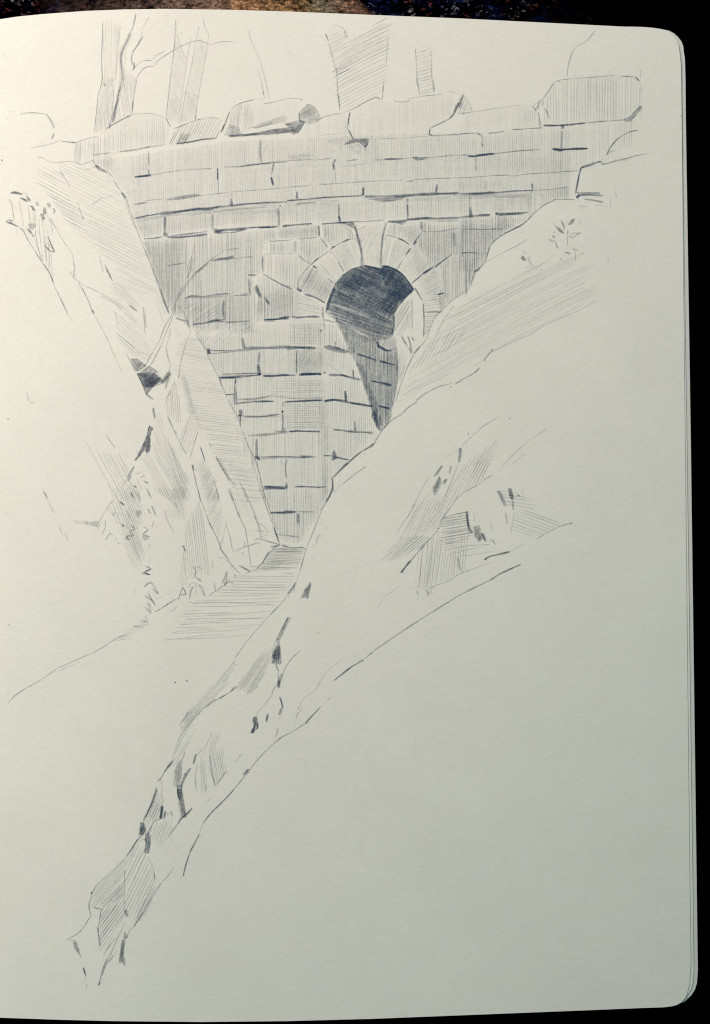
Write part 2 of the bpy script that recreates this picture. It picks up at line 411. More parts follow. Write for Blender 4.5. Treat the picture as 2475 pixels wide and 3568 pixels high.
G("drawn_boulder", "drawn boulder outline with two loose lines at the far left")
R(*A_)
l("145,802 150,788 200,785 250,785 330,795", 4.5, .62); l("322,795 350,830 380,890", 11, .3); l("378,925 360,968", 8, .4)
l("210,1030 260,1020 340,1005", 3.2, .45); l("340,1005 415,978 440,983", 3.2, .45); l("430,982 510,990 520,993", 5, .62); l("505,988 520,994", 6, .6)
l("520,993 600,965 680,945", 3.6, .5)

G("drawn_parapet", "drawn row of rough coping stones along the top of the bridge")
l("655,915 680,925 700,905", 2, .2)
l("705,928 760,880 850,830 920,797 1000,788 1070,792 1150,820 1190,885", 3.6, .4); l("740,895 790,862 860,825 915,800", 10, .25); l("762,858 765,895", 5, .6)
l("1155,820 1190,885", 4, .5)
h("525,993 680,948 760,885 920,800 1070,795 1150,830 1185,890 1160,1000 830,1052 780,1100 790,1200 600,1150 520,1130", 90, 6.3, .24, 2.2, 6)
h("520,985 565,980 560,1130 515,1125", 88, 5, .32, 2.6); h("600,1000 750,950 960,900 1150,930 1150,1000 830,1052 640,1078", 90, 7, .12, 3)
h("650,1080 790,1070 800,1120 700,1160 650,1120", 45, 6, .12, 2.4)
h("1190,960 1250,870 1390,830 1530,820 1545,860 1512,960 1230,1005 1175,1000", 63, 9, .4, 3.4, 6)
f("1225,1000 1260,930 1330,930 1300,990", .32, 60); h("1170,1000 1215,900 1250,880 1200,1000", 60, 6, .2)
l("1205,892 1240,885 1320,850 1400,825", 5, .5); l("1400,825 1470,818 1535,822", 3, .4)
l("1225,1000 1300,990 1400,970 1505,962", 7, .65); l("1230,995 1310,990 1380,978", 8, .3)
l("645,1078 700,1070 770,1062", 5, .62); l("828,1056 930,1040 1050,1018", 5, .62); l("1050,1018 1155,1004", 3, .4)
l("1538,920 1565,860 1596,780", 9, .45); l("1545,905 1560,860", 5, .5)
R(*B_)
l("10,755 80,715 170,695", 4, .5); l("30,740 80,715 170,690 235,690", 3, .3); l("235,722 310,708 380,692", 4, .5); l("380,690 430,684 480,686 505,692", 3, .45); l("495,688 505,694", 6, .5)
h("0,770 80,722 150,725 175,850 110,930 0,945", 84, 5, .3, 2.6, 4); f("-40,940 0,860 60,880 90,935 0,950", .3, 20)
h("60,740 480,700 480,790 180,900", 90, 6, .12); 
h("150,880 370,805 415,815 380,850 190,888", 19, 4, .33, 3, 6); l("150,882 190,888 300,855", 7, .3)
f("385,862 485,835 525,845 480,922 440,935 428,892", .66, 60); f("0,942 130,932 300,900 445,885 480,905 470,918 300,932 150,942 0,954", .62, 8)
l("0,945 120,935 200,925", 7, .4); f("300,905 440,895 470,915 330,925", .3, 10); l("485,790 490,840 520,850", 8, .6); l("478,790 520,745", 5, .5)
f("480,800 545,722 590,750 632,812 615,832 560,855 520,850 492,825", .30, 30); f("480,800 545,722 590,750 600,800 500,830", .12, 70)
l("545,722 590,745 630,808", 4, .45); l("480,800 545,722", 4, .4)
l("520,850 560,858 605,848 640,820 720,795 790,785", 4, .5); l("600,842 650,815", 5, .4)
l("838,780 828,830 822,880", 7, .55); l("808,880 830,905 850,945 860,965", 7, .6)
h("630,995 800,950 860,965 800,1000 700,998", 10, 4, .2, 3); f("800,1005 850,965 965,965 962,1005 945,1028 900,985", .68, 20)
h("800,1008 850,975 960,1000 900,1070", -30, 7, .4, 2.6); l("965,968 945,1028", 6, .6); l("945,1010 950,1065", 4, .4); l("600,945 830,920", 3, .2)
l("810,778 840,765 880,745 960,700 1020,675", 5, .55); l("1010,672 1062,692", 4, .6); l("900,730 1000,680", 3, .3)
l("1142,700 1165,706 1200,710 1248,702", 5, .45); l("1248,705 1250,685", 5, .55); l("1250,685 1350,668 1490,655", 4.5, .42); l("1515,635 1560,640 1596,655", 3, .35)
l("1600,712 1578,740 1560,790 1535,820", 14, .42); l("1596,715 1562,790 1530,825 1450,865 1400,890", 6, .6); l("1395,890 1390,935 1412,942", 8, .68); l("1410,945 1500,938 1596,935", 5, .5)
l("870,968 980,968 1100,963 1200,960", 3.5, .3); l("1200,960 1390,945", 3, .25)
h("540,860 800,790 860,960 640,990 480,950", 90, 6, .17); h("840,780 1000,700 1250,710 1490,660 1560,680 1540,800 1400,890 1390,940 870,965 830,880", 90, 6.3, .17)
l("215,968 213,1060 218,1130", 10, .25); l("217,970 220,1135", 4, .3); l("240,985 215,1010 230,1035", 3, .25); l("270,1000 240,1050 190,1112", 3, .25)
R(*C_)
l("0,720 60,715 190,695 380,668", 3.5, .38); l("385,665 385,685", 2.5, .2)
h("0,625 28,600 60,640 85,705 20,722 0,715", 68, 8, .45, 3.4, 6); l("28,602 12,640 -2,690", 14, .4); l("60,645 85,705 20,722", 3, .35)
l("470,680 485,660 520,640 540,620 610,520 640,508 700,503", 4, .5); l("545,605 560,590 605,522", 3, .35); l("625,510 645,522", 6, .55); l("660,505 780,495 900,487 1000,475", 3.6, .42)
l("1030,484 1120,488", 4.5, .5); l("1120,488 1145,515", 9, .55); l("1145,515 1155,560 1162,600", 3, .3)
l("468,680 488,695 520,642", 5, .5); l("485,690 490,710", 5, .5); l("505,712 512,760 518,808", 6, .6); l("508,630 505,700", 2.5, .35); l("550,690 560,720 575,755", 5.5, .6); l("535,635 530,675", 6, .5)
l("535,797 650,797 800,782", 8, .8); l("800,782 900,772 1050,762", 5, .6); f("1048,760 1085,740 1150,672 1165,680 1120,740 1095,765 1060,772", .72, 35); l("1050,765 1120,775", 5, .3)
h("545,620 625,515 700,503 1000,480 1120,490 1150,560 1150,690 1050,760 540,792", 90, 10, .34, 2.3, 9); h("680,500 780,490 1000,480 1000,765 680,790", 90, 12, .2, 2.2, 12)
l("1155,440 1153,500", 4, .35); l("1158,590 1155,760", 3, .18); l("955,450 955,478", 3, .3); l("735,470 735,490", 3, .3)
h("20,722 380,672 470,665 515,800 330,822 100,842 0,850", 90, 6.2, .19); h("400,690 500,700 520,800 400,815", 90, 5, .1)
l("0,852 60,848 112,845", 5, .6); l("112,843 138,858", 8, .6); l("138,855 152,885 148,935 140,890", 4, .5); l("158,900 158,970", 2.5, .2)
l("186,848 285,835", 6, .62); l("335,825 430,818 535,812", 4.5, .68); 
l("645,795 660,800 655,818", 14, .75); l("653,835 651,900 650,950", 8, .35); l("595,945 640,950 700,946 820,943", 8, .85); l("630,958 665,955", 9, .6)
l("1135,826 1080,840 1010,880 960,940 937,985", 5, .6); l("1010,880 965,930 937,985", 5, .3); l("937,985 965,962 992,955", 4, .6)

G("drawn_bridge_wall", "drawn coursed masonry wall of the bridge with vertical shading")
h("540,812 1100,780 1110,935 900,985 1110,1000 1050,1020 905,1030 780,1060 770,1094 100,1094 110,960 150,870 330,835", 90, 8, .24, 2.2, 10)
l("60,990 100,992 220,976", 8, .75); l("220,975 330,962 420,955 520,948", 3.5, .4); l("0,985 60,988", 3, .4); l("105,995 108,1094", 3.5, .35)
l("770,1094 775,1065 830,1042 905,1025", 6, .55); l("905,1025 908,1045 1040,1015 1120,990 1205,975", 4, .48)
R(*ONE)
# shading of the courses
s("340,560 800,492 1210,475 1600,462 1990,450 1990,690 1870,720 1600,690 1180,720 800,780 490,825 430,680", .055)
s("480,775 800,720 1300,690 1850,670 1840,730 1180,770 800,780 500,830", .06)
s("500,840 800,815 1110,786 1115,820 925,838 912,950 880,970 890,1160 660,1140 570,1060 530,930", .08)
s("1390,790 1800,780 1720,850 1640,1000 1540,1080 1470,1000 1430,860", .10)
s("900,1030 1040,1000 1040,1110 900,1120", .07); s("500,845 640,840 620,960 600,1060 550,990", .07)
s("690,1180 900,1130 1160,1130 1300,1440 1290,1520 1160,1660 1100,1800 1050,1890 975,1885 900,1650 770,1330", .045)
s("1030,1220 1130,1220 1130,1300 1030,1300", .12)
h("320,560 460,545 800,492 1210,475 1600,462 1660,480 1660,560 1200,575 800,605 480,650 430,660 390,600", 90, 6.4, .2)
h("440,662 480,650 800,600 1200,560 1660,540 1990,560 1990,600 1600,620 1200,650 800,680 460,720", 90, 6.4, .21)
h("462,724 800,678 1200,650 1600,622 1990,600 1990,690 1930,690 1600,665 1200,688 800,720 470,770", 90, 6.4, .19)
h("476,775 580,760 1000,720 1600,676 1860,668 1840,760 1600,755 1180,780 860,800 500,838", 90, 6.3, .23)
h("500,838 620,826 1110,786 1115,820 1040,828 925,838 912,890 915,950 880,970 905,1110 870,1165 660,1140 570,1060 530,930", 90, 5.6, .29, 2.4)
h("500,838 620,826 660,1100 590,1080 530,930", 90, 5, .2, 2.4); h("640,1035 870,1030 880,1125 660,1135", 90, 5, .2); h("880,1040 1040,980 1040,1110 890,1120", 90, 5, .2)
h("690,1180 900,1130 1160,1130 1215,1220 1100,1320 770,1330 720,1230", 90, 8, .24, 2.2)
h("735,1235 880,1220 1030,1220 1030,1300 760,1310", 90, 8, .12)
h("770,1320 960,1310 1250,1320 1300,1440 1100,1500 840,1500 800,1420", 90, 7.6, .24, 2.2)
h("830,1500 1100,1500 1290,1440 1320,1520 1250,1575 1160,1660 1130,1740 1100,1700 900,1700 860,1580", 90, 6.6, .25, 2.2)
h("912,1705 1150,1705 1110,1800 1040,1895 975,1880 935,1790", 90, 6, .3, 2.3)
h("1110,1400 1145,1400 1145,1590 1118,1590", 90, 4, .11, 3.4); h("1125,1600 1145,1600 1145,1740 1125,1740", 90, 4, .12, 3)
R(*E_)
l("40,80 200,65 320,35 460,20", 5, .3); l("315,70 316,200", 6, .5); l("312,240 322,292", 7, .7); l("185,310 250,303 335,295", 12, .8); l("330,295 450,272 640,245 900,232", 4, .38)
l("955,230 955,340", 9, .72); l("957,340 962,450", 4.5, .4); l("965,455 968,490", 4, .3); l("1015,217 1160,214 1300,190 1596,165", 8, .3); l("1165,214 1220,205 1450,180", 9, .35)
l("1475,180 1455,290", 9, .35); l("1452,310 1470,390", 10, .72)
l("185,565 300,545", 7, .75); l("270,530 480,510", 3.5, .33); f("475,525 560,497 730,472 820,480 750,492 600,518", .58, 8); l("820,482 980,460 1180,440", 4.5, .42); l("1180,440 1300,433 1596,408", 4, .42)
f("1075,515 1086,515 1095,575 1068,578", .6, 90); l("1085,455 1085,515", 3, .3)
l("175,695 270,675 420,650", 9, .55); l("420,652 600,632 760,608 860,612 980,585", 17, .5); l("540,640 720,618 850,598 1000,580", 9, .4); l("980,590 1200,562 1400,550 1596,540", 12, .5)
h("195,700 500,655 900,620 1400,570 1400,600 900,650 500,680 210,735", 6, 3.5, .22, 3); h("1000,600 1500,570 1500,650 950,660", 2, 6, .22, 2.2)
l("465,680 462,850", 14, .42); f("450,832 480,815 505,865 455,862", .55, 60); l("905,655 903,800", 13, .26); f("915,825 920,782 970,800 1000,800 980,830", .5, 10); l("1515,600 1522,760", 16, .3); l("1537,568 1528,592", 7, .7)
l("268,885 340,880 450,862", 6, .68); l("490,868 620,868 860,842", 12, .55); l("520,855 680,838 860,815", 9, .35); l("930,812 1040,800 1150,795 1230,785", 15, .55); l("1230,782 1330,773 1440,772", 9, .65); l("930,830 1100,822 1200,800", 8, .35); l("1555,768 1596,765", 10, .6)
l("490,1132 560,1120 660,1105", 8, .3); f("890,1088 950,1068 1050,1052 1110,1036 1100,1066 1000,1082", .5, 6); l("1100,1066 1200,1052 1280,1050", 5, .45)
R(*F_)
l("0,157 120,153 250,143", 7, .4); l("250,155 410,137", 5, .5); l("0,110 260,105", 3, .3); l("0,125 240,120", 3, .25); l("20,135 200,133", 3, .25)
l("455,143 430,185", 9, .6); l("430,185 440,250", 11, .5); l("450,250 450,360", 4, .22); l("548,160 600,158", 5, .5); l("595,156 655,150", 7, .62); l("803,152 900,152", 4, .45); l("903,145 990,144 1075,142", 8, .72); l("1075,140 1170,132", 4, .4)
f("1165,130 1310,126 1290,142 1200,156", .75, 4); l("1290,132 1360,126 1596,105", 4.5, .42); l("480,215 600,205 750,183", 3, .22)
l("0,405 200,390 225,383", 4.5, .52); l("222,370 222,382", 6, .7); l("305,378 400,375 500,368 650,358 850,345", 5, .42); l("850,345 1080,338", 3.5, .3); l("1105,352 1180,345", 6, .65); l("1185,335 1350,325 1596,318", 5, .5)
f("90,450 98,450 103,512 86,512", .8, 90); f("702,405 710,405 712,480 695,482", .85, 90); l("718,410 712,470", 5, .4); f("1388,380 1396,385 1390,455 1375,455", .8, 90)
l("0,530 200,515 350,500 480,494 690,485", 8, .62); l("720,492 1000,488 1200,472 1400,465 1596,465", 14, .45); l("1000,500 1200,482 1596,455", 9, .4); f("755,514 900,505 1100,492 1060,520 980,530 880,537", .55, 4)
l("90,560 180,550 270,545", 9, .32); h("0,530 480,505 480,560 0,590", 2, 5, .2, 2.6)
h("1120,510 1596,490 1596,540 1130,545", 2, 5, .18, 2.6)
l("480,560 483,690", 8, .5); f("478,670 490,670 500,722 480,722", .5, 90); l("1118,565 1122,692", 8, .72); l("1118,500 1115,565", 12, .22)
l("1110,700 1250,692 1400,694 1596,688", 11, .42); h("1240,690 1596,682 1596,722 1450,728 1280,712", 2, 3.6, .4, 2.8); l("1245,720 1250,810", 14, .22); l("1285,740 1285,765", 4, .5); l("1550,830 1555,950", 18, .2); l("100,890 280,870", 3.5, .35)
l("1250,815 1400,817 1500,800 1596,785", 6, .33)
R(*I_)
l("0,105 85,103", 4, .4); l("85,115 150,118", 9, .78); l("150,112 240,100 330,95", 9, .65); l("330,95 450,82 560,68 700,62", 4, .45); l("155,120 160,262", 4.5, .38); l("212,0 216,35", 6, .55)
l("865,50 940,62", 11, .9); l("940,62 1040,52 1192,47", 8, .85)
l("0,318 150,310 300,298 450,291", 4.5, .5); l("445,292 480,302 565,296", 4.5, .5); l("565,290 700,278 850,270 1000,258 1105,254", 4.8, .55)
l("1125,228 1105,330 1078,470", 9, .68); l("1130,225 1190,207 1262,185", 12, .42); l("1262,185 1310,165", 6, .5); l("1312,165 1330,190 1400,175", 4, .4); l("1400,175 1480,150 1596,128", 5, .45)
f("1088,450 1305,455 1305,475 1110,482", .68, 3); l("1085,500 1120,480", 12, .85); l("1120,480 1200,480 1335,484", 6, .5); l("1158,515 1240,525 1335,544", 9, .4); l("1098,575 1195,592", 7, .22); l("1100,602 1160,595", 5, .15); l("1245,568 1340,580 1430,600", 3, .2); l("1400,500 1408,582", 5, .32); l("1443,420 1462,508", 3, .2)
l("1100,500 1105,545", 4, .4)
l("0,465 130,463 330,452", 12, .45); l("120,470 330,458 500,442 700,435", 9, .5); l("700,435 850,425 1010,402", 4.5, .5); f("672,370 680,370 688,425 676,425", .85, 90); l("245,340 246,430", 7, .3); l("135,465 300,445", 6, .4)
h("0,475 620,460 635,492 200,520 0,530", 2, 4.5, .3, 2.8); h("0,330 400,310 400,440 0,460", 90, 6, .14)
l("98,480 98,580", 6, .4); f("95,585 105,588 128,680 100,678", .9, 80); l("0,685 100,675 290,662", 16, .36); l("180,662 290,662", 11, .4); f("338,643 420,645 640,636 560,658 400,668 340,662", .85, 3)
l("45,798 100,793 200,796 430,790", 5.5, .5); l("28,1012 80,1012 165,1015", 5, .6)
h("760,440 1010,405 1015,510 870,520 760,600 640,700 640,460", 90, 6.2, .3, 2.3)
h("0,690 430,670 620,700 400,830 280,960 240,1090 120,1190 0,1190", 90, 6.5, .4, 2.5, 4)
h("320,560 420,560 460,780 330,780", 90, 5, .14)
l("1072,520 985,518 880,520", 5, .5); l("895,515 850,540 800,562 700,640 632,715", 5.5, .55); l("632,715 560,765 410,840", 8, .65); l("410,840 340,890 285,950", 6, .6); l("285,950 262,1030 245,1100", 6.5, .62); l("245,1100 200,1145 130,1190", 6, .58)
l("530,810 560,822 605,825 575,775", 2.5, .2); l("1410,-10 1435,0", 3, .3)
R(*K_)
l("385,372 440,347 560,352 700,332 805,327", 7, .55); f("385,372 440,348 560,355 740,335 780,350 560,372 440,372", .34, 4); l("830,348 900,342 985,343", 7, .45); l("900,342 980,320", 4, .45)
l("975,195 982,260 990,342", 7, .6); l("985,205 1000,260", 5, .35); f("1022,275 1050,262 1100,350 1088,368 1060,345", .44, 60); l("1140,380 1168,430", 12, .32); l("970,155 1045,157", 9, .55)
l("748,390 742,480 755,575", 14, .4); l("460,612 560,602 650,575 750,570", 9, .55); l("580,605 680,580 760,590", 8, .4); l("760,595 980,582", 10, .3); l("1115,572 1250,562 1345,560", 8, .65); l("1255,550 1355,548", 6, .5); l("1120,588 1220,580", 5, .3)
h("350,440 740,400 740,560 440,605", 33, 8, .32, 2.2); h("470,620 700,620 560,800 500,740", 42, 7, .38, 2.3); h("700,620 905,640 750,840 590,840 560,800", 45, 15, .26, 2.1); h("920,600 1010,600 935,720", 42, 6, .4)
h("440,610 480,605 600,850 570,850", 60, 5, .2)
f("588,845 612,840 625,880 592,890", .9, 30); l("590,850 750,855 920,845", 6, .55); l("600,888 800,868 1000,850", 6, .42); h("600,860 920,850 1000,845 620,885", 2, 3, .22)
l("945,832 1100,830 1300,820 1450,825 1596,838", 15, .4); l("960,845 1200,835 1500,825", 7, .3); f("905,740 925,742 950,840 925,848", .66, 80); l("912,605 912,740", 4, .32)
l("1072,870 1070,980", 8, .36); f("1057,985 1075,982 1092,1082 1062,1085", .88, 85); l("1419,860 1416,1080", 4.5, .48); l("1415,955 1417,970", 6, .5)
l("705,1108 820,1102 860,1098", 11, .75); l("730,1075 900,1068 1060,1062", 7, .4); h("720,1075 1060,1060 1060,1085 720,1110", 2, 3, .35); l("860,1092 1050,1082 1095,1078", 7, .6); l("1110,1088 1200,1092 1340,1080", 11, .62); l("1440,1082 1490,1072 1596,1078", 11, .75); l("1090,1065 1320,1070", 4, .25)
l("858,1115 848,1180", 6.5, .6)
l("590,885 640,990 700,1110 725,1190", 4, .4); l("700,1100 730,1190", 4, .4); l("480,700 590,860", 5, .3)
R(*J_)
l("40,985 300,1000", 3, .15)
h("300,975 590,975 590,1190 300,1190", 1, 6.5, .24, 2.2); h("300,960 590,960 590,1190 300,1190", 90, 6.5, .22, 2.2); l("575,1076 592,1065", 8, .7)
R(*M_)
l("0,575 150,562 270,565", 12, .42); l("0,560 140,545", 5, .3); l("270,567 340,580", 4, .35); f("343,552 395,540 470,560 560,588 590,612 470,605 360,572", .72, -15); l("452,505 446,550", 6, .5); l("90,590 87,800", 5.5, .55); l("120,815 200,802 322,806", 12, .72)
l("342,795 358,797", 9, .8); l("388,815 500,818 600,842 690,862", 12, .48); l("500,808 570,832", 9, .5); l("612,765 617,850", 11, .42); l("0,1062 200,1052 330,1048", 9, .55); l("0,1030 320,1025", 5, .25); l("345,1055 430,1045 540,1068", 10, .68); l("540,1070 650,1082 785,1102", 10, .45); f("537,965 550,965 555,1072 538,1072", .7, 88)
l("360,700 440,750 500,810", 2.5, .15)
h("96,592 300,600 330,640 320,800 95,800", 60, 5.5, .3, 2.3); h("300,600 600,620 680,850 320,800", 88, 6, .18); h("0,590 88,590 85,810 0,810", 90, 8, .1)
h("340,320 470,345 560,580 340,545", 90, 7, .2)
R(*N_)
l("172,40 300,42 380,36", 11, .72); l("380,34 530,18", 8, .5); f("528,0 555,0 555,22 530,20", .9, 60); l("600,27 750,18 880,20", 9, .55); l("930,15 1050,10 1120,12", 9, .82)
l("228,200 310,198", 6.5, .8); l("327,52 318,100", 5.5, .6); f("312,120 325,122 342,275 305,275", .46, 88)
l("300,288 400,272 520,262", 9, .45); l("500,262 680,260", 10, .66); l("345,245 500,235 650,210", 8, .32); l("420,255 560,235 660,208", 6, .3); l("660,210 800,228 1000,240 1130,230", 7, .24); l("780,268 950,260 1130,252", 8, .6); l("782,262 768,275 758,310", 6.5, .7); l("757,345 757,372", 10, .8); l("758,380 763,450 760,520", 8, .48); f("745,535 760,500 775,510 800,538", .4, 10)
l("1148,262 1250,245 1340,258", 10, .72); l("1335,260 1450,285 1596,308", 12, .52); f("1335,165 1345,165 1352,268 1335,265", .6, 88)
l("345,392 380,395", 9, .7); l("380,398 550,402 735,380", 10, .4); l("400,410 560,405 735,405", 7, .3); f("355,345 385,335 380,395 355,395", .6, 60); l("368,395 370,492", 9, .42)
l("435,580 600,570 805,545", 15, .26); l("690,540 800,545", 8, .3); l("815,542 900,537 1105,542", 9, .78); l("1228,525 1300,530 1400,545", 11, .5); l("1400,545 1500,545 1596,555", 12, .45); f("1422,445 1430,445 1440,538 1418,538", .6, 88); l("1380,530 1410,545", 5, .6)
f("500,768 540,770 555,812 530,800 505,790", .9, -30); f("512,608 520,610 530,770 508,770", .66, 88); l("555,780 700,778 905,780", 12, .4); l("560,795 700,792", 6, .3); l("905,778 1060,775", 14, .55); l("1060,780 1080,780", 6, .4)
l("1138,765 1215,768", 8, .5); f("1228,710 1240,715 1262,780 1225,812 1215,800", .92, 70); l("1255,778 1320,795 1375,805", 8, .5); f("1240,770 1290,785 1250,800", .6, 0)
l("800,800 787,850 792,970", 8, .5); f("790,1010 797,1010 808,1060 785,1058", .62, 88); l("580,1055 680,1058 810,1058", 13, .6); l("590,1050 760,1050", 6, .4); l("868,1058 920,1050 1080,1058 1170,1052", 8, .5); l("900,1055 1060,1052", 7, .35)
l("1215,955 1222,1090", 7, .5); l("752,815 750,850", 4, .3); l("1070,990 1085,1050", 4, .2)
h("660,60 900,50 1130,60 1130,230 660,215", 1, 8, .27, 2.2); h("900,60 1120,60 1120,230 900,230", 2, 7, .14); h("770,290 1140,270 1140,520 790,525", 1, 6.2, .35, 2.2)
l("340,500 345,620", 3, .2); l("400,640 405,745", 3, .25)
l("170,40 205,130 240,230 300,330 345,410 370,500", 4, .42); l("370,500 400,570 450,700 520,830 545,950", 4.5, .45); l("430,660 500,800 560,1000 605,1190", 4, .42); l("455,730 520,960 570,1120", 3.5, .36); l("545,950 590,1190", 4, .35)
R(*U_)
l("803,0 870,170 920,310 945,385", 4.5, .5); l("820,0 880,150 930,290", 4, .35); l("905,270 945,385", 8, .45)
l("830,8 930,5 1000,4", 9, .5); l("882,172 980,172 1060,168", 12, .68); l("980,160 1060,164", 8, .5); l("1060,166 1190,166", 5, .5); l("1070,178 1072,250", 9, .4); l("1080,178 1085,262", 7, .4); l("925,322 1090,342", 8, .22); l("1185,170 1185,215", 5, .2)

# ---------------------------------------------------------------- arch ring and keystone
G("drawn_arch", "drawn ring of arch stones with its keystone")
R(*J_)
l("0,117 190,104", 12, .48); l("225,100 400,85 500,78", 11, .5); l("590,80 760,68 880,60", 9, .6); l("885,62 900,52 930,62 1170,42", 5, .6); f("1198,62 1380,48 1335,88 1290,72", .72, 4); l("1370,42 1450,36 1596,22", 12, .42); l("1200,55 1370,45 1500,38", 6, .45)
l("745,10 762,62", 12, .4)
l("893,95 925,215 955,330 962,470", 17, .42); l("900,110 925,200", 8, .3); l("1187,68 1157,190 1142,350 1136,470", 13, .36); l("1180,120 1155,200", 6, .25); f("770,68 888,60 895,125 850,100", .72, -35); h("735,75 800,80 895,170 860,170", -38, 6, .34)
l("368,680 375,600 420,530 490,460", 5, .52); l("490,460 530,420 570,390 650,335", 5.5, .6); l("515,430 560,395", 7, .6); l("650,335 740,270 830,225 912,218", 4.5, .48); f("675,312 690,290 715,285 700,300", .9, 30); f("785,245 830,222 838,230 800,248", .85, 20); l("780,262 830,228 900,215", 4, .3)
l("1178,185 1230,192 1290,210", 6, .55); l("1290,212 1340,230 1400,272", 8, .65); f("1438,275 1445,245 1465,240 1455,270", .9, 60); l("1445,255 1480,205 1515,158", 6, .55)
l("505,468 545,492", 10, .7); l("670,330 700,360 742,430", 4, .4); l("735,420 795,525", 7, .62); l("640,580 712,635", 7, .6); l("428,730 480,745 530,762 618,812", 11, .6); f("355,680 370,670 410,705 390,710", .92, -30)
l("1412,305 1368,372", 8, .65); l("1340,420 1290,497", 7, .62); l("1368,370 1340,420", 4, .3); l("1600,498 1530,545", 8, .62); l("1530,545 1425,630", 7, .6)
l("310,938 360,948 450,942 570,940", 12, .52); l("600,850 598,950", 12, .28); l("600,950 620,1070", 10, .15); l("605,965 720,995", 8, .28)
l("100,242 290,232", 5.5, .35); l("345,240 347,345", 16, .22); l("42,380 40,450 46,530", 8, .42); l("46,540 100,575", 8, .4); l("100,575 200,632 315,685", 9, .48); l("40,372 90,358 370,358", 4, .3); l("372,372 430,420 490,460", 8, .28); l("570,200 400,215 360,215", 4, .35); f("558,95 566,95 570,195 560,195", .85, 88); l("575,205 610,250 645,295", 9, .26)
l("75,240 85,330", 4, .25); l("50,965 150,965 290,945", 9, .65); l("215,945 290,935", 7, .5); l("60,760 100,830", 11, .28); l("315,690 320,930", 4, .3); l("95,240 340,225", 3, .3)
l("55,560 60,960", 3, .18); l("-20,640 20,760", 14, .35)
h("110,250 335,240 335,350 110,352", 90, 5, .3, 2.4); h("110,262 240,255 240,350 110,352", 90, 5, .28, 2.2)
h("375,230 570,210 650,310 490,455 370,360", 88, 5.2, .42, 2.5); h("590,90 750,75 860,110 895,200 690,290 610,230", 88, 5.6, .38, 2.5); h("600,110 680,90 690,280 610,230", 88, 5, .2)
h("55,370 360,370 480,462 380,600 360,690 55,555", 89, 5.2, .36, 2.4); h("0,570 50,560 330,690 300,940 60,960 0,900", 89, 5.4, .35, 2.4); h("80,560 240,640 290,940 120,950", 90, 5, .15)
h("200,110 560,90 560,195 200,215", 90, 5.5, .24); h("380,690 500,480 560,500 420,710", 62, 5, .28)
h("915,100 1165,75 1150,170 1060,180 930,200", 22, 7, .36, 2.3); h("930,200 1150,150 1140,330 960,350", 62, 6, .33, 2.3); h("965,350 1135,330 1130,480 975,450", 85, 6, .3)
h("690,320 740,280 900,230 950,465 800,520", -66, 6, .34, 2.3); h("510,470 670,345 790,530 720,630", -48, 6.5, .36, 2.3); h("375,685 375,600 430,530 500,480 705,640 620,800", 62, 5, .52, 2.6); h("500,480 600,520 560,700 420,700", 62, 5, .2); h("350,715 430,735 600,825 590,930 320,925", -10, 6.5, .36, 2.3, 4, .03, .02)
h("1185,200 1300,225 1400,290 1290,490 1142,460", 77, 6, .36, 2.3); h("1430,310 1590,450 1425,620 1310,500", 55, 6.4, .36, 2.3); h("1215,85 1510,60 1500,150 1440,250 1300,200 1200,180", 84, 5.8, .34, 2.4)
h("1520,60 1596,55 1596,145 1525,145", 88, 5.5, .42, 2.5); f("1510,60 1530,60 1530,140 1510,140", .3, 88)
R(*O_)
h("300,85 350,10 430,-50 620,-70 960,-88 1000,-60 905,5 820,100 780,225 700,310 650,450 620,460 640,200 550,170 430,258 400,250", 90, 8, .42, 2.6, 5); h("470,260 560,180 690,220 700,310 650,455 540,480 510,500 480,260", 90, 8, .38, 2.5, 9)
h("330,20 560,10 560,170 430,255 320,130", 90, 6.5, .2, 2.4)
l("432,262 470,230 550,170", 7, .58); l("348,302 425,258", 8, .62); l("270,372 350,302", 5, .5); l("618,160 720,162", 5, .55)
h("300,395 420,290 450,290 480,430 345,480", 27, 9, .34, 2.3, 5); h("340,480 480,420 490,560 350,575", 8, 9, .32, 2.3, 6); h("352,580 480,570 430,620 375,735 358,735", 3, 6.5, .42, 2.3)
l("450,452 497,440", 8, .78); l("465,450 468,548 480,555 490,540", 4, .5); l("480,455 478,545", 3.5, .4); l("495,445 490,550", 3, .3); l("355,575 400,572 480,570", 8, .35)
l("290,405 320,455 345,500", 8, .45); l("350,510 356,620 353,745", 7, .4)

# ---------------------------------------------------------------- the dark opening
G("drawn_tunnel", "drawn dark opening under the arch, the darkest part of the drawing")
R(*J_)
TOPD = "640,880 640,820 665,740 715,640 780,560 870,498 960,472 990,465 1060,480 1130,497 1150,470 1180,472 1280,500 1360,570 1442,692 1370,760 1310,835 1255,925 1245,1000"
f(TOPD + " 1100,960 850,860 650,810", .54, -28, 2.6, 3.2); h(TOPD + " 1100,950 850,850 660,800", 62, 3.8, .48, 2.5, 3); h(TOPD + " 1100,960 850,860 650,810", -20, 3.4, .46, 2.4, 3)
f("1130,500 1180,475 1280,505 1360,575 1435,690 1370,755 1280,800 1200,700", .5, 55); f("1240,700 1420,700 1300,830 1255,920 1170,880 1120,820", .5, 45); f("700,640 800,540 990,470 1250,500 1100,640 900,700", .3, -20)
l("985,465 1060,482 1130,500", 9, .8); l("1150,472 1200,475 1280,505", 10, .8); l("1280,505 1360,572 1442,692", 9, .8); l("1435,700 1370,755 1315,830", 7, .6); l("960,475 870,500 780,560", 6, .6)
f("625,900 640,820 700,660 715,680 670,800 650,870", .65, 70)
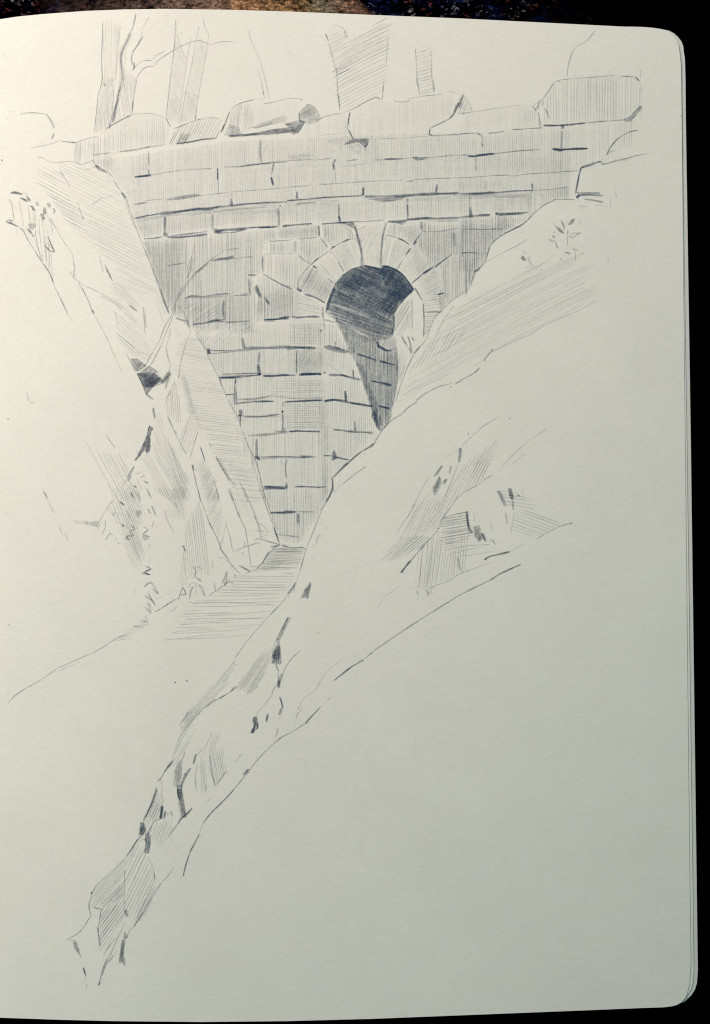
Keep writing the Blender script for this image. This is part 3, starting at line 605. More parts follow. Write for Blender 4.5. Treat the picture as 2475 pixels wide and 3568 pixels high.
f("625,900 645,810 850,860 1100,955 1245,1000 1250,1110 1180,1150 1100,1160 900,1060 740,990", .42, -17, 3.1); h("640,880 650,830 1000,930 1245,1000 1250,1110 1180,1150 900,1060 740,980", -17, 4.2, .52, 2.6, 3); h("900,930 1240,1000 1250,1110 1100,1160 850,1020", 88, 4, .3, 2.5); f("760,890 1000,960 1240,1040 1240,1110 1100,1100 900,1030", .22, -18)
l("670,830 760,870 900,930", 7, .4); l("725,945 722,1000", 7, .6)
R(*M_)
SIDE = "455,300 560,360 690,440 830,490 850,560 930,590 1015,560 1025,760 1025,880 1010,960 975,1080 965,1200 870,1330 840,1310 800,1190 760,1060 710,900 640,700 575,600 520,450 470,350"
f(SIDE, .26, 88, 3.6, 3.4); h(SIDE, 90, 4.6, .44, 2.5, 4); h(SIDE, 88, 8, .30, 3.0, 10)
f("455,300 560,360 690,440 830,490 840,540 700,500 560,440", .25, -25)
f("640,700 700,720 760,900 840,1080 860,1310 810,1200 740,1000", .34, 80); h("500,400 560,430 640,620 590,620", 70, 4, .35)
f("835,480 990,450 1012,485 1015,555 960,592 880,575 845,545", .22, 70); l("838,505 848,548 925,588 965,592", 13, .95); l("960,592 1000,575 1015,550", 6, .35)
l("650,620 760,655 830,682", 8, .8); l("860,685 930,705 1000,722", 9, .95); l("780,868 860,885", 9, .8); l("860,885 970,912", 13, .95); h("780,820 870,830 860,900 790,880", -15, 4, .3); l("850,1102 950,1127", 12, .95); l("1000,740 1025,765", 6, .6)
l("1020,560 1026,760 1022,880 1005,980 975,1110", 6, .5); l("990,260 990,330 972,440", 8, .7); f("785,1200 800,1130 830,1180 860,1330 840,1310", .7, 80)
l("860,1190 885,1300 870,1340 910,1290 965,1190", 5, .5)
G("drawn_reveal", "drawn pale side of the opening with a few scribbled leaves")
R(*O_)
h("152,600 200,530 270,470 275,640 205,740 150,740 140,680", 60, 6, .45, 2.4, 4); l("272,478 273,690", 4, .5); l("235,560 240,640", 3, .3)
l("200,740 230,800", 10, .42); l("240,738 262,800 255,830", 6, .55); l("215,770 245,820", 5, .5); l("255,820 268,862", 9, .42); l("270,745 285,775", 7, .38); l("290,750 293,770", 6, .3); l("262,800 280,860", 5, .5)
h("162,960 200,815 238,900 215,990 175,1070", 68, 6, .42, 2.4, 5); h("160,930 185,860 200,1000 170,1070", 82, 5, .25)
l("150,590 148,680 138,730", 5, .6); l("160,850 165,1000", 4, .4)

# ---------------------------------------------------------------- slope on the right
G("drawn_slope", "drawn grassy slope to the right of the bridge, hatched in long lines")
l("785,225 840,195 900,160 1000,112 1080,65", 3.5, .42); l("745,262 735,280 700,300 710,310", 7, .5); l("710,300 690,350 680,395", 6, .5); l("680,395 660,420 640,430", 4.5, .4); l("640,432 590,462 560,480 490,550", 4.5, .45); l("490,552 430,610 400,680 370,760", 4.5, .5)
l("370,762 350,790 320,820", 5, .5); l("325,815 285,862", 8, .5); l("285,862 230,980 200,1060 170,1150 158,1200", 5, .48)
h("560,540 700,460 830,400 960,335 1080,270 1200,225 1350,170 1420,200 1500,300 1500,490 1290,620 1090,735 930,800 840,850 640,930 480,1030 300,1150 190,1190 230,1060 330,960 520,800", 27, 9.5, .19, 2.9, 40, .08, .02)
h("560,540 830,400 1080,270 1200,225 1200,420 900,600 560,760 470,760", 27, 9, .11, 2.9, 50)
h("250,990 330,870 440,715 570,690 680,670 640,740 480,870 340,960", 61, 11, .34, 2.4, 12); h("260,960 440,720 480,720 350,930", 62, 7, .2)
l("560,530 520,590 470,670 440,720", 3.2, .35); l("480,640 520,580", 2.5, .25)
l("290,1196 340,1150 450,1095 560,1065", 4, .45); l("300,1190 400,1120 500,1070", 3.5, .4); l("570,1075 640,1030 700,1000 747,955", 5.5, .6); l("775,918 778,900 810,860 838,833", 6, .5); l("825,832 835,842", 5, .5); l("780,895 700,950", 2.5, .2)
l("838,850 950,790 1080,733", 3, .25); l("1085,735 1092,728", 5, .3); l("1095,728 1200,660 1300,620 1450,550 1560,488", 3, .28); l("1450,500 1500,470 1560,440", 2.5, .2)
l("1040,268 1105,258", 2.2, .3); dot(1172, 278, 2, .45); dot(1307, 207, 2, .5); dot(1485, 940, 1.8, .5); dot(541, 1094, 2.4, .7)
R(*N_)
l("1596,650 1590,665 1500,722", 9, .55); l("1500,720 1440,768 1370,822", 8, .55); l("1370,825 1300,890 1225,970", 12, .6); l("1222,972 1225,1090", 9, .6); l("1225,1090 1190,1140 1155,1196", 9, .6); l("1225,1108 1300,1040 1400,960 1530,865", 4, .34)
h("1380,830 1540,700 1530,760 1400,840", 80, 8, .12); l("1285,900 1290,980 1275,1050", 3, .25)
R(*V_)
l("452,0 400,30 358,72", 5.5, .55); l("358,75 290,115 230,180 175,275", 6, .55); l("175,275 90,315 30,375 0,400", 6, .4)
R(*U_)
l("1312,0 1290,70 1250,130", 7, .58); l("1255,120 1210,230 1170,330 1130,430", 4.6, .52); l("1250,125 1235,155", 6, .4)
l("1130,430 1110,500 1085,590", 5, .55); l("1085,590 1060,655", 3.5, .4); f("1058,655 1062,665 1030,715 1005,750 1002,735", .5, 60); l("1052,660 1045,730", 5, .5); l("1005,745 960,800 880,885", 5, .5); l("880,885 800,970 740,1040", 3.8, .45); l("760,1020 700,1090 640,1180", 3, .36)
l("1228,318 1205,350 1205,390 1195,375 1228,345 1228,318", 2.4, .28); l("1160,420 1190,395", 2.4, .25); l("1250,235 1240,250 1215,240", 2.4, .22); l("1180,685 1290,635 1400,590 1596,520", 2, .06)
l("1008,750 1015,765", 4, .4)
f("1158,655 1165,680 1140,770 1120,760 1094,768 1120,710", .55, 60); l("1160,655 1150,730 1140,775", 5, .4)
l("870,932 878,938", 4, .3); dot(1215, 1006, 2.2, .7)

G("drawn_plant#1", "drawn leafy sprig high on the right slope")
R(*I_)
l("868,735 895,765 910,790", 3.2, .38); f("900,770 920,775 972,830 940,825 912,800", .42, -45); l("915,795 975,838", 4, .45); f("945,710 965,735 985,770 975,805 962,770", .38, -60); l("945,710 965,760 975,805", 3.5, .45)
f("1010,750 1030,715 1072,697 1065,725 1030,755", .45, 40); l("1012,752 1045,708 1070,698 1062,728 1015,755", 3.2, .45); l("1018,870 1050,835 1100,828 1080,860 1020,877", 4, .5); l("1060,865 1130,818 1110,850 1085,835 1125,832", 3.2, .42)
l("1005,800 1002,880 1008,945", 4, .5); l("1020,800 1010,830 1000,825", 5, .4); l("870,815 895,835", 4, .35); f("862,850 885,858 890,880 870,875", .45, 30); l("830,885 850,895 890,900", 5, .6); l("835,890 860,912 900,912", 3, .5); l("895,910 905,955 920,978", 5.5, .6); l("1120,695 1125,735 1120,765", 3, .22)
l("1125,955 1142,950", 5, .5); l("1040,968 1070,985 1078,1040 1078,1092", 5, .42); f("975,1003 1010,1008 1035,1018 1015,1028", .6, 10); l("1060,975 1110,990 1085,998", 5, .45); l("1120,1022 1155,1020 1140,1028", 4, .5); l("1000,690 995,760", 2.5, .18)
l("598,995 615,1020", 6, .45); f("568,1060 590,1040 625,1085 600,1088", .6, -40); l("640,1045 645,1095 690,1142", 4, .48); l("655,1040 658,1090 675,1115", 3.5, .4); l("625,1065 630,1090", 4, .3); l("1378,1045 1385,1110", 4, .4); dot(768, 1170, 1.6, .5); dot(945, 1072, 1.8, .5)
l("0,1240 240,1110 420,1000 640,880", 3, .0)

# ---------------------------------------------------------------- left slab and bank
G("drawn_retaining_slab", "drawn long slanting slab left of the bridge wall")
R(*D_)
l("262,95 300,100 350,128 400,133", 3.2, .4); l("400,133 500,125 570,148", 4, .5); l("570,148 630,125 645,118 660,140 640,112", 4.5, .5)
l("660,150 700,180 750,200", 15, .32); l("665,150 690,172", 8, .4); l("755,200 785,235", 5, .62); l("790,250 820,300 850,345", 4, .45); l("845,340 880,385", 9, .45); l("855,345 870,400 905,500 945,600", 4, .4); l("880,385 900,450 925,520", 5, .45); l("915,500 960,620 1010,750", 4.2, .5); l("1010,745 1060,870 1110,1000", 6, .5); l("1110,1000 1135,1080 1175,1180", 9, .45); l("1120,1020 1180,1190", 4, .5)
l("585,185 700,165 780,270", 2.5, .2)
h("400,135 560,150 790,262 860,400 940,600 1010,760 1110,1020 1000,980 900,935 780,855 690,775 640,720 560,480 500,330", -27, 11, .22, 2.4, 10, .02, .01)
h("245,140 330,165 420,200 470,300 500,370 560,470 600,600 640,700 515,620 450,530 390,430 325,350 275,290 255,200", -29, 11, .28, 2.6, 8); h("320,340 480,390 560,480 590,600 460,540 390,430", -28, 9, .18, 2.8)
h("600,400 860,500 960,760 1080,1010 900,930 700,770 620,600", -25, 10, .12); h("780,850 900,900 1080,1010 1100,1050 850,950", -22, 8, .16)
l("418,190 450,240 487,300", 5, .5); l("538,400 555,460 580,530", 4, .4); l("575,500 582,535", 6, .35); l("640,425 700,385 718,376", 3.2, .45); l("720,378 950,325", 2.6, .15); l("690,378 715,375", 5, .4)
l("730,840 755,900 775,940", 9, .26); l("690,780 705,840 720,900", 3, .25)
R(*Q_)
l("445,90 480,140 510,210", 10, .26); l("400,10 425,130", 3, .2)
h("490,140 740,200 900,270 920,340 700,310 540,250 500,200", -20, 9, .2, 2.6); h("480,225 600,240 760,440 740,495 620,400 540,340", -50, 8, .32, 2.5, 9); h("600,250 800,420 900,370 740,290", -22, 8, .12)
l("665,435 740,490", 9, .35); h("520,330 600,400 780,600 830,700 760,640 600,500 530,400", -43, 10, .24, 2.6, 8)
h("515,480 560,520 700,600 830,760 890,880 850,950 780,910 700,900 640,830 570,780 555,690 560,600", -41, 10, .27, 2.6, 9); h("545,690 700,800 890,920 800,960 690,900 600,800", -40, 8, .2, 2.8); l("550,690 620,750 720,830", 5, .3)
l("520,490 540,510 560,620", 4, .22); l("800,445 805,560 813,686", 4.5, .58); l("812,510 825,645", 5.5, .6)
l("990,560 980,600", 2.5, .1); l("920,400 960,520 990,620", 2.6, .2); l("900,260 1000,520", 4, .16); h("900,360 1000,400 1050,520 990,520", -70, 7, .12)
l("1085,648 1120,690 1145,730", 3, .2)
h("1180,735 1290,735 1390,860 1440,1010 1490,1110 1530,1190 1120,1190 1130,1100 1060,1000 1140,940 1110,840", -9, 7.5, .25, 2.3, 12)
R(*ONE)
h("640,1345 770,1347 800,1400 850,1510 870,1575 900,1700 925,1750 860,1740 800,1660 760,1600 700,1500 655,1440", -7, 8, .24, 2.4, 9)
h("640,1400 740,1420 800,1480 860,1560 900,1700 840,1690 720,1560 660,1460", -5, 8, .12)
R(*S_)
l("1165,20 1200,140 1230,260 1265,390", 34, .1); l("1470,770 1540,880 1596,1000", 22, .14); l("1140,0 1120,50", 5, .4); l("1280,380 1330,520", 10, .08)
l("1405,640 1420,680", 3, .3)
R(*N_)
l("0,690 40,820", 5.5, .5); l("150,790 200,880 320,1050", 12, .2); l("140,770 230,940 300,1060", 4, .25); l("355,1000 400,1090 435,1196", 8, .22); l("120,990 150,1090 172,1190", 4, .36); l("250,1070 300,1190", 9, .28); l("270,830 280,900", 3, .2); l("90,650 95,690", 4, .35)
h("60,870 150,1000 170,1190 40,1150 0,950", 62, 7, .28, 2.3); h("0,800 70,860 110,960 10,1000", 55, 9, .28)
h("130,800 420,850 520,960 580,1190 420,1190 330,1060 200,900", -7, 14, .28, 2.2, 14)
R(*U_)
l("600,0 640,130 670,210", 8, .22); l("700,0 740,100 780,190 830,330", 8, .14); l("655,165 680,225 710,285", 5, .6); l("708,280 725,380 748,550", 4.4, .52); l("770,188 800,270 820,350", 5, .42); l("572,245 600,330 615,410 632,458", 4, .46); l("540,400 560,320 575,245", 2.8, .28)
h("600,0 700,0 780,200 660,180 620,100", -68, 7, .2); h("540,30 820,20 860,160 640,110", -9, 18, .24, 2.2, 14); h("640,200 850,190 900,330 820,340 700,300", -4, 24, .14, 2.1, 12)
l("790,235 855,285 858,325 800,345 855,350", 2.8, .32); l("795,240 810,290 790,300 850,300", 2.6, .25); l("640,430 720,405 810,378", 4, .38); l("640,445 700,415 780,385", 5, .22); l("705,375 703,410 712,385", 4, .5); l("775,368 790,352 860,370 945,392", 5, .55); l("800,375 810,400", 3, .35); l("680,450 690,448 692,470", 3.4, .4)
l("520,545 640,470", 2.2, .13)
l("665,540 742,582", 9, .45); l("675,535 745,580", 4, .4); l("750,550 770,545 792,548", 3.6, .42)

G("drawn_branch", "drawn forked stem crossing in front of the bridge wall")
R(*K_)
l("635,10 540,80 410,215 370,262 325,330 300,420", 3.8, .5); l("600,40 500,130 400,250 345,330 318,380", 3.8, .5)
l("290,430 255,535 195,640 150,760 80,880 30,970", 4, .52); l("305,440 262,560 205,700 155,825 90,950 60,1000", 4, .52)
l("450,0 430,80 405,190", 4.5, .52); l("458,0 440,130", 3.4, .4); l("440,100 415,185", 3, .4); l("270,460 300,430 300,420", 3, .2)
R(*E_)
l("742,930 712,1060 700,1190", 3.2, .36); l("718,1040 685,1120 672,1190", 3.6, .45); l("1165,970 1080,980 1020,990", 3.4, .38); l("1015,990 940,1045", 4, .45); l("940,1045 868,1092 870,1112", 4, .5); l("868,1092 800,1160 740,1200", 3.6, .45); l("870,1112 800,1170 770,1200", 3.6, .42)
R(*Q_)
l("830,970 770,1032 735,1050", 4, .55); l("860,992 800,1045 775,1065", 4, .5); l("840,940 835,970", 5, .5); l("885,955 865,990", 5, .5)
G("drawn_rock", "drawn dark rocks at the foot of the slab")
l("1100,552 1145,570 1195,582", 8, .42); f("1190,565 1215,575 1235,690 1222,650 1195,600", .45, 60); l("1115,440 1180,510 1210,600", 5, .4); h("1130,440 1190,540 1140,500", 20, 6, .2)
l("1235,695 1200,760 1150,940 1122,1112", 4, .42); l("1152,930 1150,950", 5, .5); l("1122,1085 1120,1115", 5, .45); l("1050,650 1035,740 1008,820", 4, .4); l("1008,820 1022,900 1045,975", 6, .48); l("1048,975 1045,1010 1030,1070", 4, .38); f("1020,1060 1045,1045 1050,1075 1000,1140 960,1165 965,1140", .5, 50)
l("1088,1130 1075,1190", 3.5, .3)
f("680,935 735,930 800,975 830,990 770,1035 722,1048", .42, 55); h("680,935 740,930 830,990 722,1048", -60, 4, .4, 2.4); l("685,935 720,942 740,932", 6, .5); l("640,882 680,960 722,1048", 4.6, .6)
f("748,1075 850,1002 930,1055 895,1068 880,1190 800,1190", .45, 75); f("800,1160 900,1065 980,1130 900,1190 810,1190", .6, 40); h("748,1075 850,1002 940,1060 980,1130 880,1190 800,1190", 35, 4, .34, 2.4); l("855,1002 935,1058", 5, .6); l("735,1060 800,1190", 5, .6); l("895,1068 930,1100 970,1130", 5, .5)
R(*S_)
f("745,0 905,0 968,62 900,110 850,170 825,205 795,110", .56, 35); h("740,0 900,0 965,60 900,110 830,200 790,110", 55, 4, .5, 2.6); f("780,90 880,30 960,50 900,90 850,130", .3, 20); l("740,0 800,130 820,195", 5, .6); l("820,190 850,215 888,243", 8, .62); l("850,170 890,125 960,98", 5, .5)
l("1048,0 1020,45 970,95", 20, .38); l("1035,40 1015,100 1003,145", 12, .28)
l("888,320 895,360 905,420", 14, .42); l("888,320 895,370", 5, .6)
f("850,490 888,508 860,580 862,700 835,748 808,708 780,750 725,812 718,805 742,768 795,660 835,570", .85, 75); f("835,570 860,590 860,700 835,745 808,700", .3, 60); l("858,485 845,520 855,540", 3, .4); l("745,712 725,745 760,740", 3, .35)

G("drawn_bank", "drawn hatched bank and rubble below the left slab")
h("905,350 960,400 1000,560 1060,680 1120,790 1200,950 1245,1130 1190,1170 1140,1160 1060,1000 950,850 870,720 905,560", -72, 7.5, .27, 2.5, 14)
h("980,540 1080,700 1150,850 1200,960 1190,1150 1100,1190 1060,950 1000,760", -62, 5.5, .2, 2.6, 14); h("1060,940 1200,930 1200,1160 1060,1160", -80, 5, .12, 3)
h("765,790 860,745 940,790 1040,900 1100,1100 1060,1190 1010,1170 880,1000", -60, 8.5, .3, 2.5, 14)
h("240,640 300,650 390,720 520,760 600,750 640,760 700,1060 780,1190 560,1190 400,900 310,780", -62, 10, .3, 2.3, 14); h("560,700 640,750 720,1000 780,1190 700,1190 620,950", -68, 9, .2)
l("445,568 480,615 535,692", 4.5, .5); l("465,605 500,640", 5, .25); l("365,373 385,410", 4, .22)
f("708,862 715,868 665,965 650,960", .65, 60); l("660,960 625,1010 598,1060", 4, .5); l("685,950 652,1000", 8, .45); l("720,925 755,930 785,905", 4, .5); l("770,970 800,950 820,965", 5, .55); l("780,955 812,948", 4, .4); l("800,998 842,1022", 10, .5); l("708,1040 735,1062", 9, .6); l("828,1068 850,1110 872,1162", 7, .26); l("745,1100 775,1190", 9, .22); l("680,1105 705,1155", 9, .35); l("730,950 780,1085", 4, .2)
l("1020,392 1050,460 1080,530", 6.5, .55); l("1080,530 1140,650 1198,752", 4.4, .5); l("1085,530 1112,562", 5, .4)
h("1005,230 1075,80 1120,150 1150,470 1120,470 1010,380", -86, 7, .4, 2.3, 6); l("1048,160 1020,225 1005,290", 3.6, .5); l("1085,70 1100,130", 3, .3)
h("1120,660 1160,540 1220,400 1310,480 1300,600 1200,800", 70, 8, .3, 2.3, 8); l("1308,530 1225,800", 3.5, .4)
h("1240,850 1370,820 1430,900 1500,1190 1380,1190 1310,950", 63, 8, .32, 2.3, 9); l("1252,852 1290,1030 1330,1190", 5, .58); f("1245,852 1258,850 1268,910 1258,905", .6, 80); l("1322,678 1350,750 1372,825", 5.5, .55); l("1450,990 1480,1090 1500,1170", 3.4, .36)
R(*T_)
h("755,0 1010,0 965,40 1010,190 940,200 1005,420 990,570 940,570 875,440 830,260 745,150 790,80", -68, 7, .32, 2.4, 9); h("880,140 980,160 1000,240 930,300 1000,420 960,500 880,350 870,200", -62, 5.5, .28, 2.6); f("940,150 985,160 980,200 960,205", .3, -60)
l("790,80 742,145 690,235", 3.4, .4); l("735,225 730,280 710,328", 4.4, .55); l("732,362 770,305 768,325 788,320", 5, .6); l("805,338 812,355 805,358", 4, .55); l("820,368 822,390 845,382", 4, .5); l("782,195 790,178 805,170", 4.5, .55); l("832,95 868,122", 8, .6); l("915,35 920,70", 4, .4)
l("885,180 905,190 890,200", 5, .55); l("915,258 938,288 905,300 932,330 880,335", 6.5, .6); l("880,335 895,362 872,348", 8, .7); l("852,252 862,270", 9, .75); l("822,270 828,274", 5, .5); l("995,272 1032,290 995,322 1040,340 1008,362 990,330", 5.5, .55); f("990,320 1035,335 1010,360", .3, 20); l("1035,388 1048,405 1025,420", 4.5, .55); l("1040,492 1045,515 1030,515", 4.5, .5); l("1012,545 1052,562 1005,585 1045,605 988,590", 7, .65)
l("1028,145 1050,180", 8, .38); l("1055,125 1085,190", 8, .38); l("1070,228 1055,285", 6, .25); l("1018,0 1050,70", 7, .28); l("955,30 980,80", 5, .25)
l("1000,690 1050,657 1102,737 1060,700", 6, .55); l("1008,748 1060,785 1080,818 1030,732", 6, .5); l("1010,828 1052,872 1028,795 1050,832", 5.5, .5); l("1020,882 1010,900 1028,920 985,942", 5, .42); l("925,695 942,712 930,742", 4, .36); l("985,915 1035,945 930,962 1005,970", 4.5, .38); l("960,930 1010,920", 4, .4)
h("880,990 960,950 1040,940 1000,985 870,1045 790,1070 820,1030", 12, 6, .22, 2.8, 14)
l("55,1497 110,1440 190,1385", 4.5, .6); l("190,1385 240,1360 290,1330 400,1255", 3.6, .5); l("195,1388 225,1372", 6, .3); l("400,1255 520,1200 600,1165 640,1150", 4.4, .52); l("640,1150 720,1105 810,1045", 4.6, .55); l("810,1045 850,1028 885,1022", 5, .5); l("400,1278 480,1240 560,1212", 3, .25); l("800,1060 915,1045", 3, .22); l("560,1240 640,1200", 2.4, .12)
l("1075,863 1140,825 1235,765", 5, .58); l("1080,860 1120,840", 5, .3); l("1170,860 1185,845 1200,858 1232,818", 4.5, .4); l("1050,795 1200,715", 2.4, .12)
h("1070,0 1300,0 1275,220 1200,100 1150,90", -68, 6, .3, 2.4, 9); h("1200,0 1290,20 1250,220 1190,80", -75, 5, .14, 3)
h("1295,230 1390,100 1440,250 1485,560 1430,600 1360,600 1300,660 1250,700 1265,480", -84, 7.6, .32, 2.4, 11); h("1150,150 1220,100 1250,220 1200,240", -70, 7, .2)
l("1145,150 1160,215 1210,310", 5, .4); f("1268,400 1278,400 1292,442 1282,438", .55, 80)
l("1375,0 1395,80 1430,170", 4.2, .58); l("1430,170 1465,265", 4.5, .55); l("1455,240 1490,310 1520,370 1540,430", 6, .55); l("1540,430 1596,500", 4, .5)
h("1435,0 1510,0 1555,200 1530,370 1440,160", 63, 8, .34, 2.3, 7); l("1500,0 1525,75", 4, .3)
R(*U_)
l("530,420 560,460 600,520 665,592", 4.6, .5); l("660,585 685,602", 3.4, .42); l("575,500 600,515 625,600", 2.2, .15); l("510,486 555,488 580,500", 3, .28)
l("600,0 560,0", 2.1, .0)

G("drawn_grass", "drawn spiky grass tufts at the edge of the stream")
R(*T_)
l("1240,782 1255,730 1272,690", 5, .62); l("1272,692 1295,740 1250,742", 5.5, .62); l("1308,690 1325,670 1350,655", 4.5, .55); l("1320,776 1325,720 1350,682", 6, .5); l("1315,692 1350,690", 4, .4); l("1378,670 1410,695 1425,757", 5.5, .5); l("1380,675 1408,720 1425,755", 3.4, .4); l("1365,750 1362,650", 3.6, .45)
l("1340,550 1362,570 1355,620", 6, .5); l("1355,615 1400,650 1375,635 1400,625", 5, .55); l("1340,550 1388,550 1405,570", 4.5, .5)
l("1452,752 1500,715", 4.8, .58); l("1487,655 1495,690 1500,722 1545,682 1562,680", 5, .55)
R(*U_)
l("550,665 582,578 575,640 562,682 602,630", 5, .6); l("595,655 632,660", 5, .5); l("560,685 590,650 608,648", 4, .45); l("635,598 640,622", 6.5, .6)

G("drawn_stream", "drawn stream at the foot of the wall, shaded with level lines")
l("950,388 915,410 885,440", 5, .55); l("880,440 855,475 822,530 812,532 790,562", 7, .55); l("790,562 750,582 700,600", 4.5, .5); l("760,575 750,545", 3, .35)
l("885,410 920,405 950,398", 8, .45); l("955,398 1010,412 1110,416 1132,430", 6, .6); l("970,395 1012,412", 10, .4); l("1020,422 1090,425", 6, .3)
h("912,415 1118,425 1095,500 1068,562 770,582 830,525 870,470", -2, 5.2, .46, 2.8, 6, .02, -.02); f("900,420 1110,425 1105,450 880,450", .22, -2); h("870,470 960,470 940,560 800,570", -3, 6, .22, 3.4)
h("650,600 1050,590 1045,620 1030,680 990,735 520,735 560,690 620,640", -1, 10, .44, 2.4, 16, .02, -.03)
h("470,750 980,740 930,800 900,830 300,830 360,790", 1, 11, .3, 2.3, 22, .04, -.05)
h("300,850 880,850 800,960 700,1050 400,1060 180,1060 200,980 270,900", 3, 19, .26, 2.4, 30, .03, -.05)
l("270,876 440,872 615,868", 3.4, .4); l("290,914 500,908 830,908", 3, .34); l("250,950 450,938 600,936", 3, .3); l("200,1005 350,988 500,985", 3, .28); l("130,1060 270,1045 420,1025 560,1022", 3, .24); l("340,805 500,795 700,800 910,815", 3, .32)

# ---------------------------------------------------------------- mound on the right
G("drawn_mound", "drawn hatched mound with dark tufts on the right bank")
R(*V_)
l("350,1057 385,1010 412,980", 10, .72); l("410,980 500,880", 6, .55); l("500,880 580,790", 5, .45); l("575,785 590,780", 5, .5); l("580,790 610,720 660,645 700,590", 4.2, .5); l("695,588 705,594", 5, .5); l("700,590 740,560 830,510 850,490 905,455", 3.4, .4)
l("716,285 715,330 708,372", 13, .5); l("705,290 725,292", 4, .5); l("705,375 690,420 665,480 620,590", 3.4, .36)
f("600,392 608,398 575,450 550,462", .5, 55); f("588,460 602,495 585,540 558,582 548,530", .56, 65); l("660,395 650,445", 8, .35); f("625,475 638,478 620,508 608,508", .5, 60)
l("960,92 910,120 860,150 780,220 720,280", 3, .36); l("700,300 660,320 620,352", 2.6, .16); l("505,600 520,575 590,480", 2.6, .2); l("650,340 700,320", 2.6, .1)
l("530,470 500,500 480,540 430,640 400,700 370,740 325,810", 2.8, .42); l("425,635 428,650", 3.5, .4)
h("520,600 620,570 700,440 780,350 950,245 905,400 830,500 700,590 620,700 575,790 520,830 350,830 430,640", 62, 9.5, .32, 2.4, 16, .02, .02); h("480,700 600,560 640,600 560,780 400,830", 62, 8, .16)
h("800,380 900,320 890,410 850,490 800,495", 66, 9, .28, 2.4)
h("230,965 350,835 540,830 500,880 350,970 240,985", 40, 8.5, .38, 3.2, 10); h("350,830 540,830 530,850 340,860", 30, 6, .2)
h("460,930 580,790 620,900 700,870 780,830 740,1040 680,1070 520,1150 440,1170", 84, 9, .4, 2.4, 14)
h("440,1100 540,900 580,900 540,1120 445,1180", 84, 7, .2)
h("605,715 758,678 772,820 800,830 620,905 600,850", 9, 9, .5, 2.8, 8); l("605,718 690,695 760,680", 4, .5); h("600,720 680,700 690,900 600,900", 9, 10, .2, 3)
l("620,915 760,890 890,880", 3, .33); l("640,940 700,930 900,880", 3, .26); l("650,955 800,945 970,912", 3, .2); l("775,1042 850,1010 930,985", 3, .27)
l("758,675 762,740 775,790 792,810", 13, .5); l("757,680 768,760 790,812", 6, .5); l("762,750 772,850", 3.4, .35); l("805,690 803,750", 3, .22)
f("800,770 835,765 852,850 832,865 805,825", .62, 70); l("852,812 876,865", 12, .62); l("900,852 918,855 930,885", 6, .5); l("915,865 935,882 930,855", 4, .4); l("908,750 905,770 915,780 905,795", 5, .32); l("700,960 712,1010 722,1045", 10, .26); l("790,830 830,840", 3, .3)
l("445,1165 460,1196", 5, .45); l("520,1150 640,1110 680,1085", 4, .42); l("680,1085 720,1060 770,1040", 3.4, .4); l("510,1160 520,1196 535,1160 545,1190", 5, .4); l("755,1040 770,1050 780,1025", 5, .2); l("560,1150 500,1165", 3, .3); l("750,1090 760,1100", 3, .2)
l("868,975 900,955 1015,928", 8, .62); l("866,975 878,970", 8, .5); l("1010,930 1024,926", 8, .5); l("1015,928 1110,880", 2.8, .32); l("1408,750 1380,755 1330,770", 5, .52); l("1330,770 1270,800 1190,845", 3.6, .42); l("1396,750 1410,752", 6, .5)
l("1092,1003 1000,1045 950,1070 900,1102", 6.5, .6); l("900,1102 800,1150 708,1196", 6, .52); l("712,1194 440,1364 180,1540", 5.5, .5)
f("945,550 965,555 1003,640 990,645 970,605", .55, -65); l("943,550 960,560", 5, .5); f("1015,535 1030,535 1045,590 1038,612 1022,585", .8, -75); l("1040,610 1042,668", 9, .36); l("1068,570 1085,582 1070,580", 7, .4); l("1100,540 1108,580", 6, .22); l("996,680 1008,755", 7, .28); l("962,640 968,625", 3, .3); l("1050,680 1040,740 1028,812", 3.4, .36)
h("980,545 1050,560 1165,590 1170,655 1100,655 1010,650 960,600", -7, 11, .28, 2.4, 10); h("1065,680 1160,660 1340,750 1270,800 1190,842 1040,790", -19, 11, .36, 2.5, 10)
l("1250,165 1200,200 1150,230 1060,310 1020,350 980,395 950,430", 3, .3); l("930,450 900,460 850,490", 2.6, .25); l("1122,320 1080,345 1036,390", 3.4, .32)
l("0,500 60,450 130,400", 3, .35); dot(1023, 103, 2, .7); dot(768, 198, 2.2, .8); dot(1130, 153, 1.6, .4); dot(1513, 660, 1.6, .4); l("620,610 560,640 520,700", 3, .12)
l("0,1050 120,1010 220,975", 2, .05)

l("205,1270 260,1200 350,1130", 2.6, .2); l("210,1210 300,1175", 2.6, .15); l("230,975 300,950 500,1160", 2, .0)
# ---------------------------------------------------------------- near bank
G("drawn_near_bank", "drawn broken edge of the near bank running down to the lower left")
R(*U_)
f("1003,898 1025,903 985,980 948,1055 928,1050 965,975", .5, 62); l("1005,905 960,985 930,1050", 5, .4); l("925,1045 905,1110 895,1190", 4, .45); f("928,1045 945,1055 955,1190 925,1196 930,1110", .45, 85)
R(*X_)
l("1600,38 1530,95", 5, .5); l("1530,98 1450,145 1390,190 1320,245", 8, .62); l("1520,95 1532,105", 5, .4)
l("700,0 670,40 640,85", 2.6, .25); l("640,88 625,122 640,130 655,130", 3, .4)
h("640,85 625,170 600,205 420,400 330,470 250,550 300,470 420,340", 51, 6, .34, 2.6, 18); h("600,200 560,300 450,420 330,500 260,600 275,560 420,400", 45, 7, .3, 2.5, 16)
h("300,460 420,420 360,500 300,600 205,800 215,730 270,600 280,520", 60, 6, .36, 2.6, 12); h("330,620 400,500 340,640 230,830 205,815 250,720", 62, 8, .25, 2.4, 14); l("245,555 280,510 320,455", 4.4, .45); l("265,545 262,590", 3, .3); l("200,790 250,640 300,560 400,460", 4, .3)
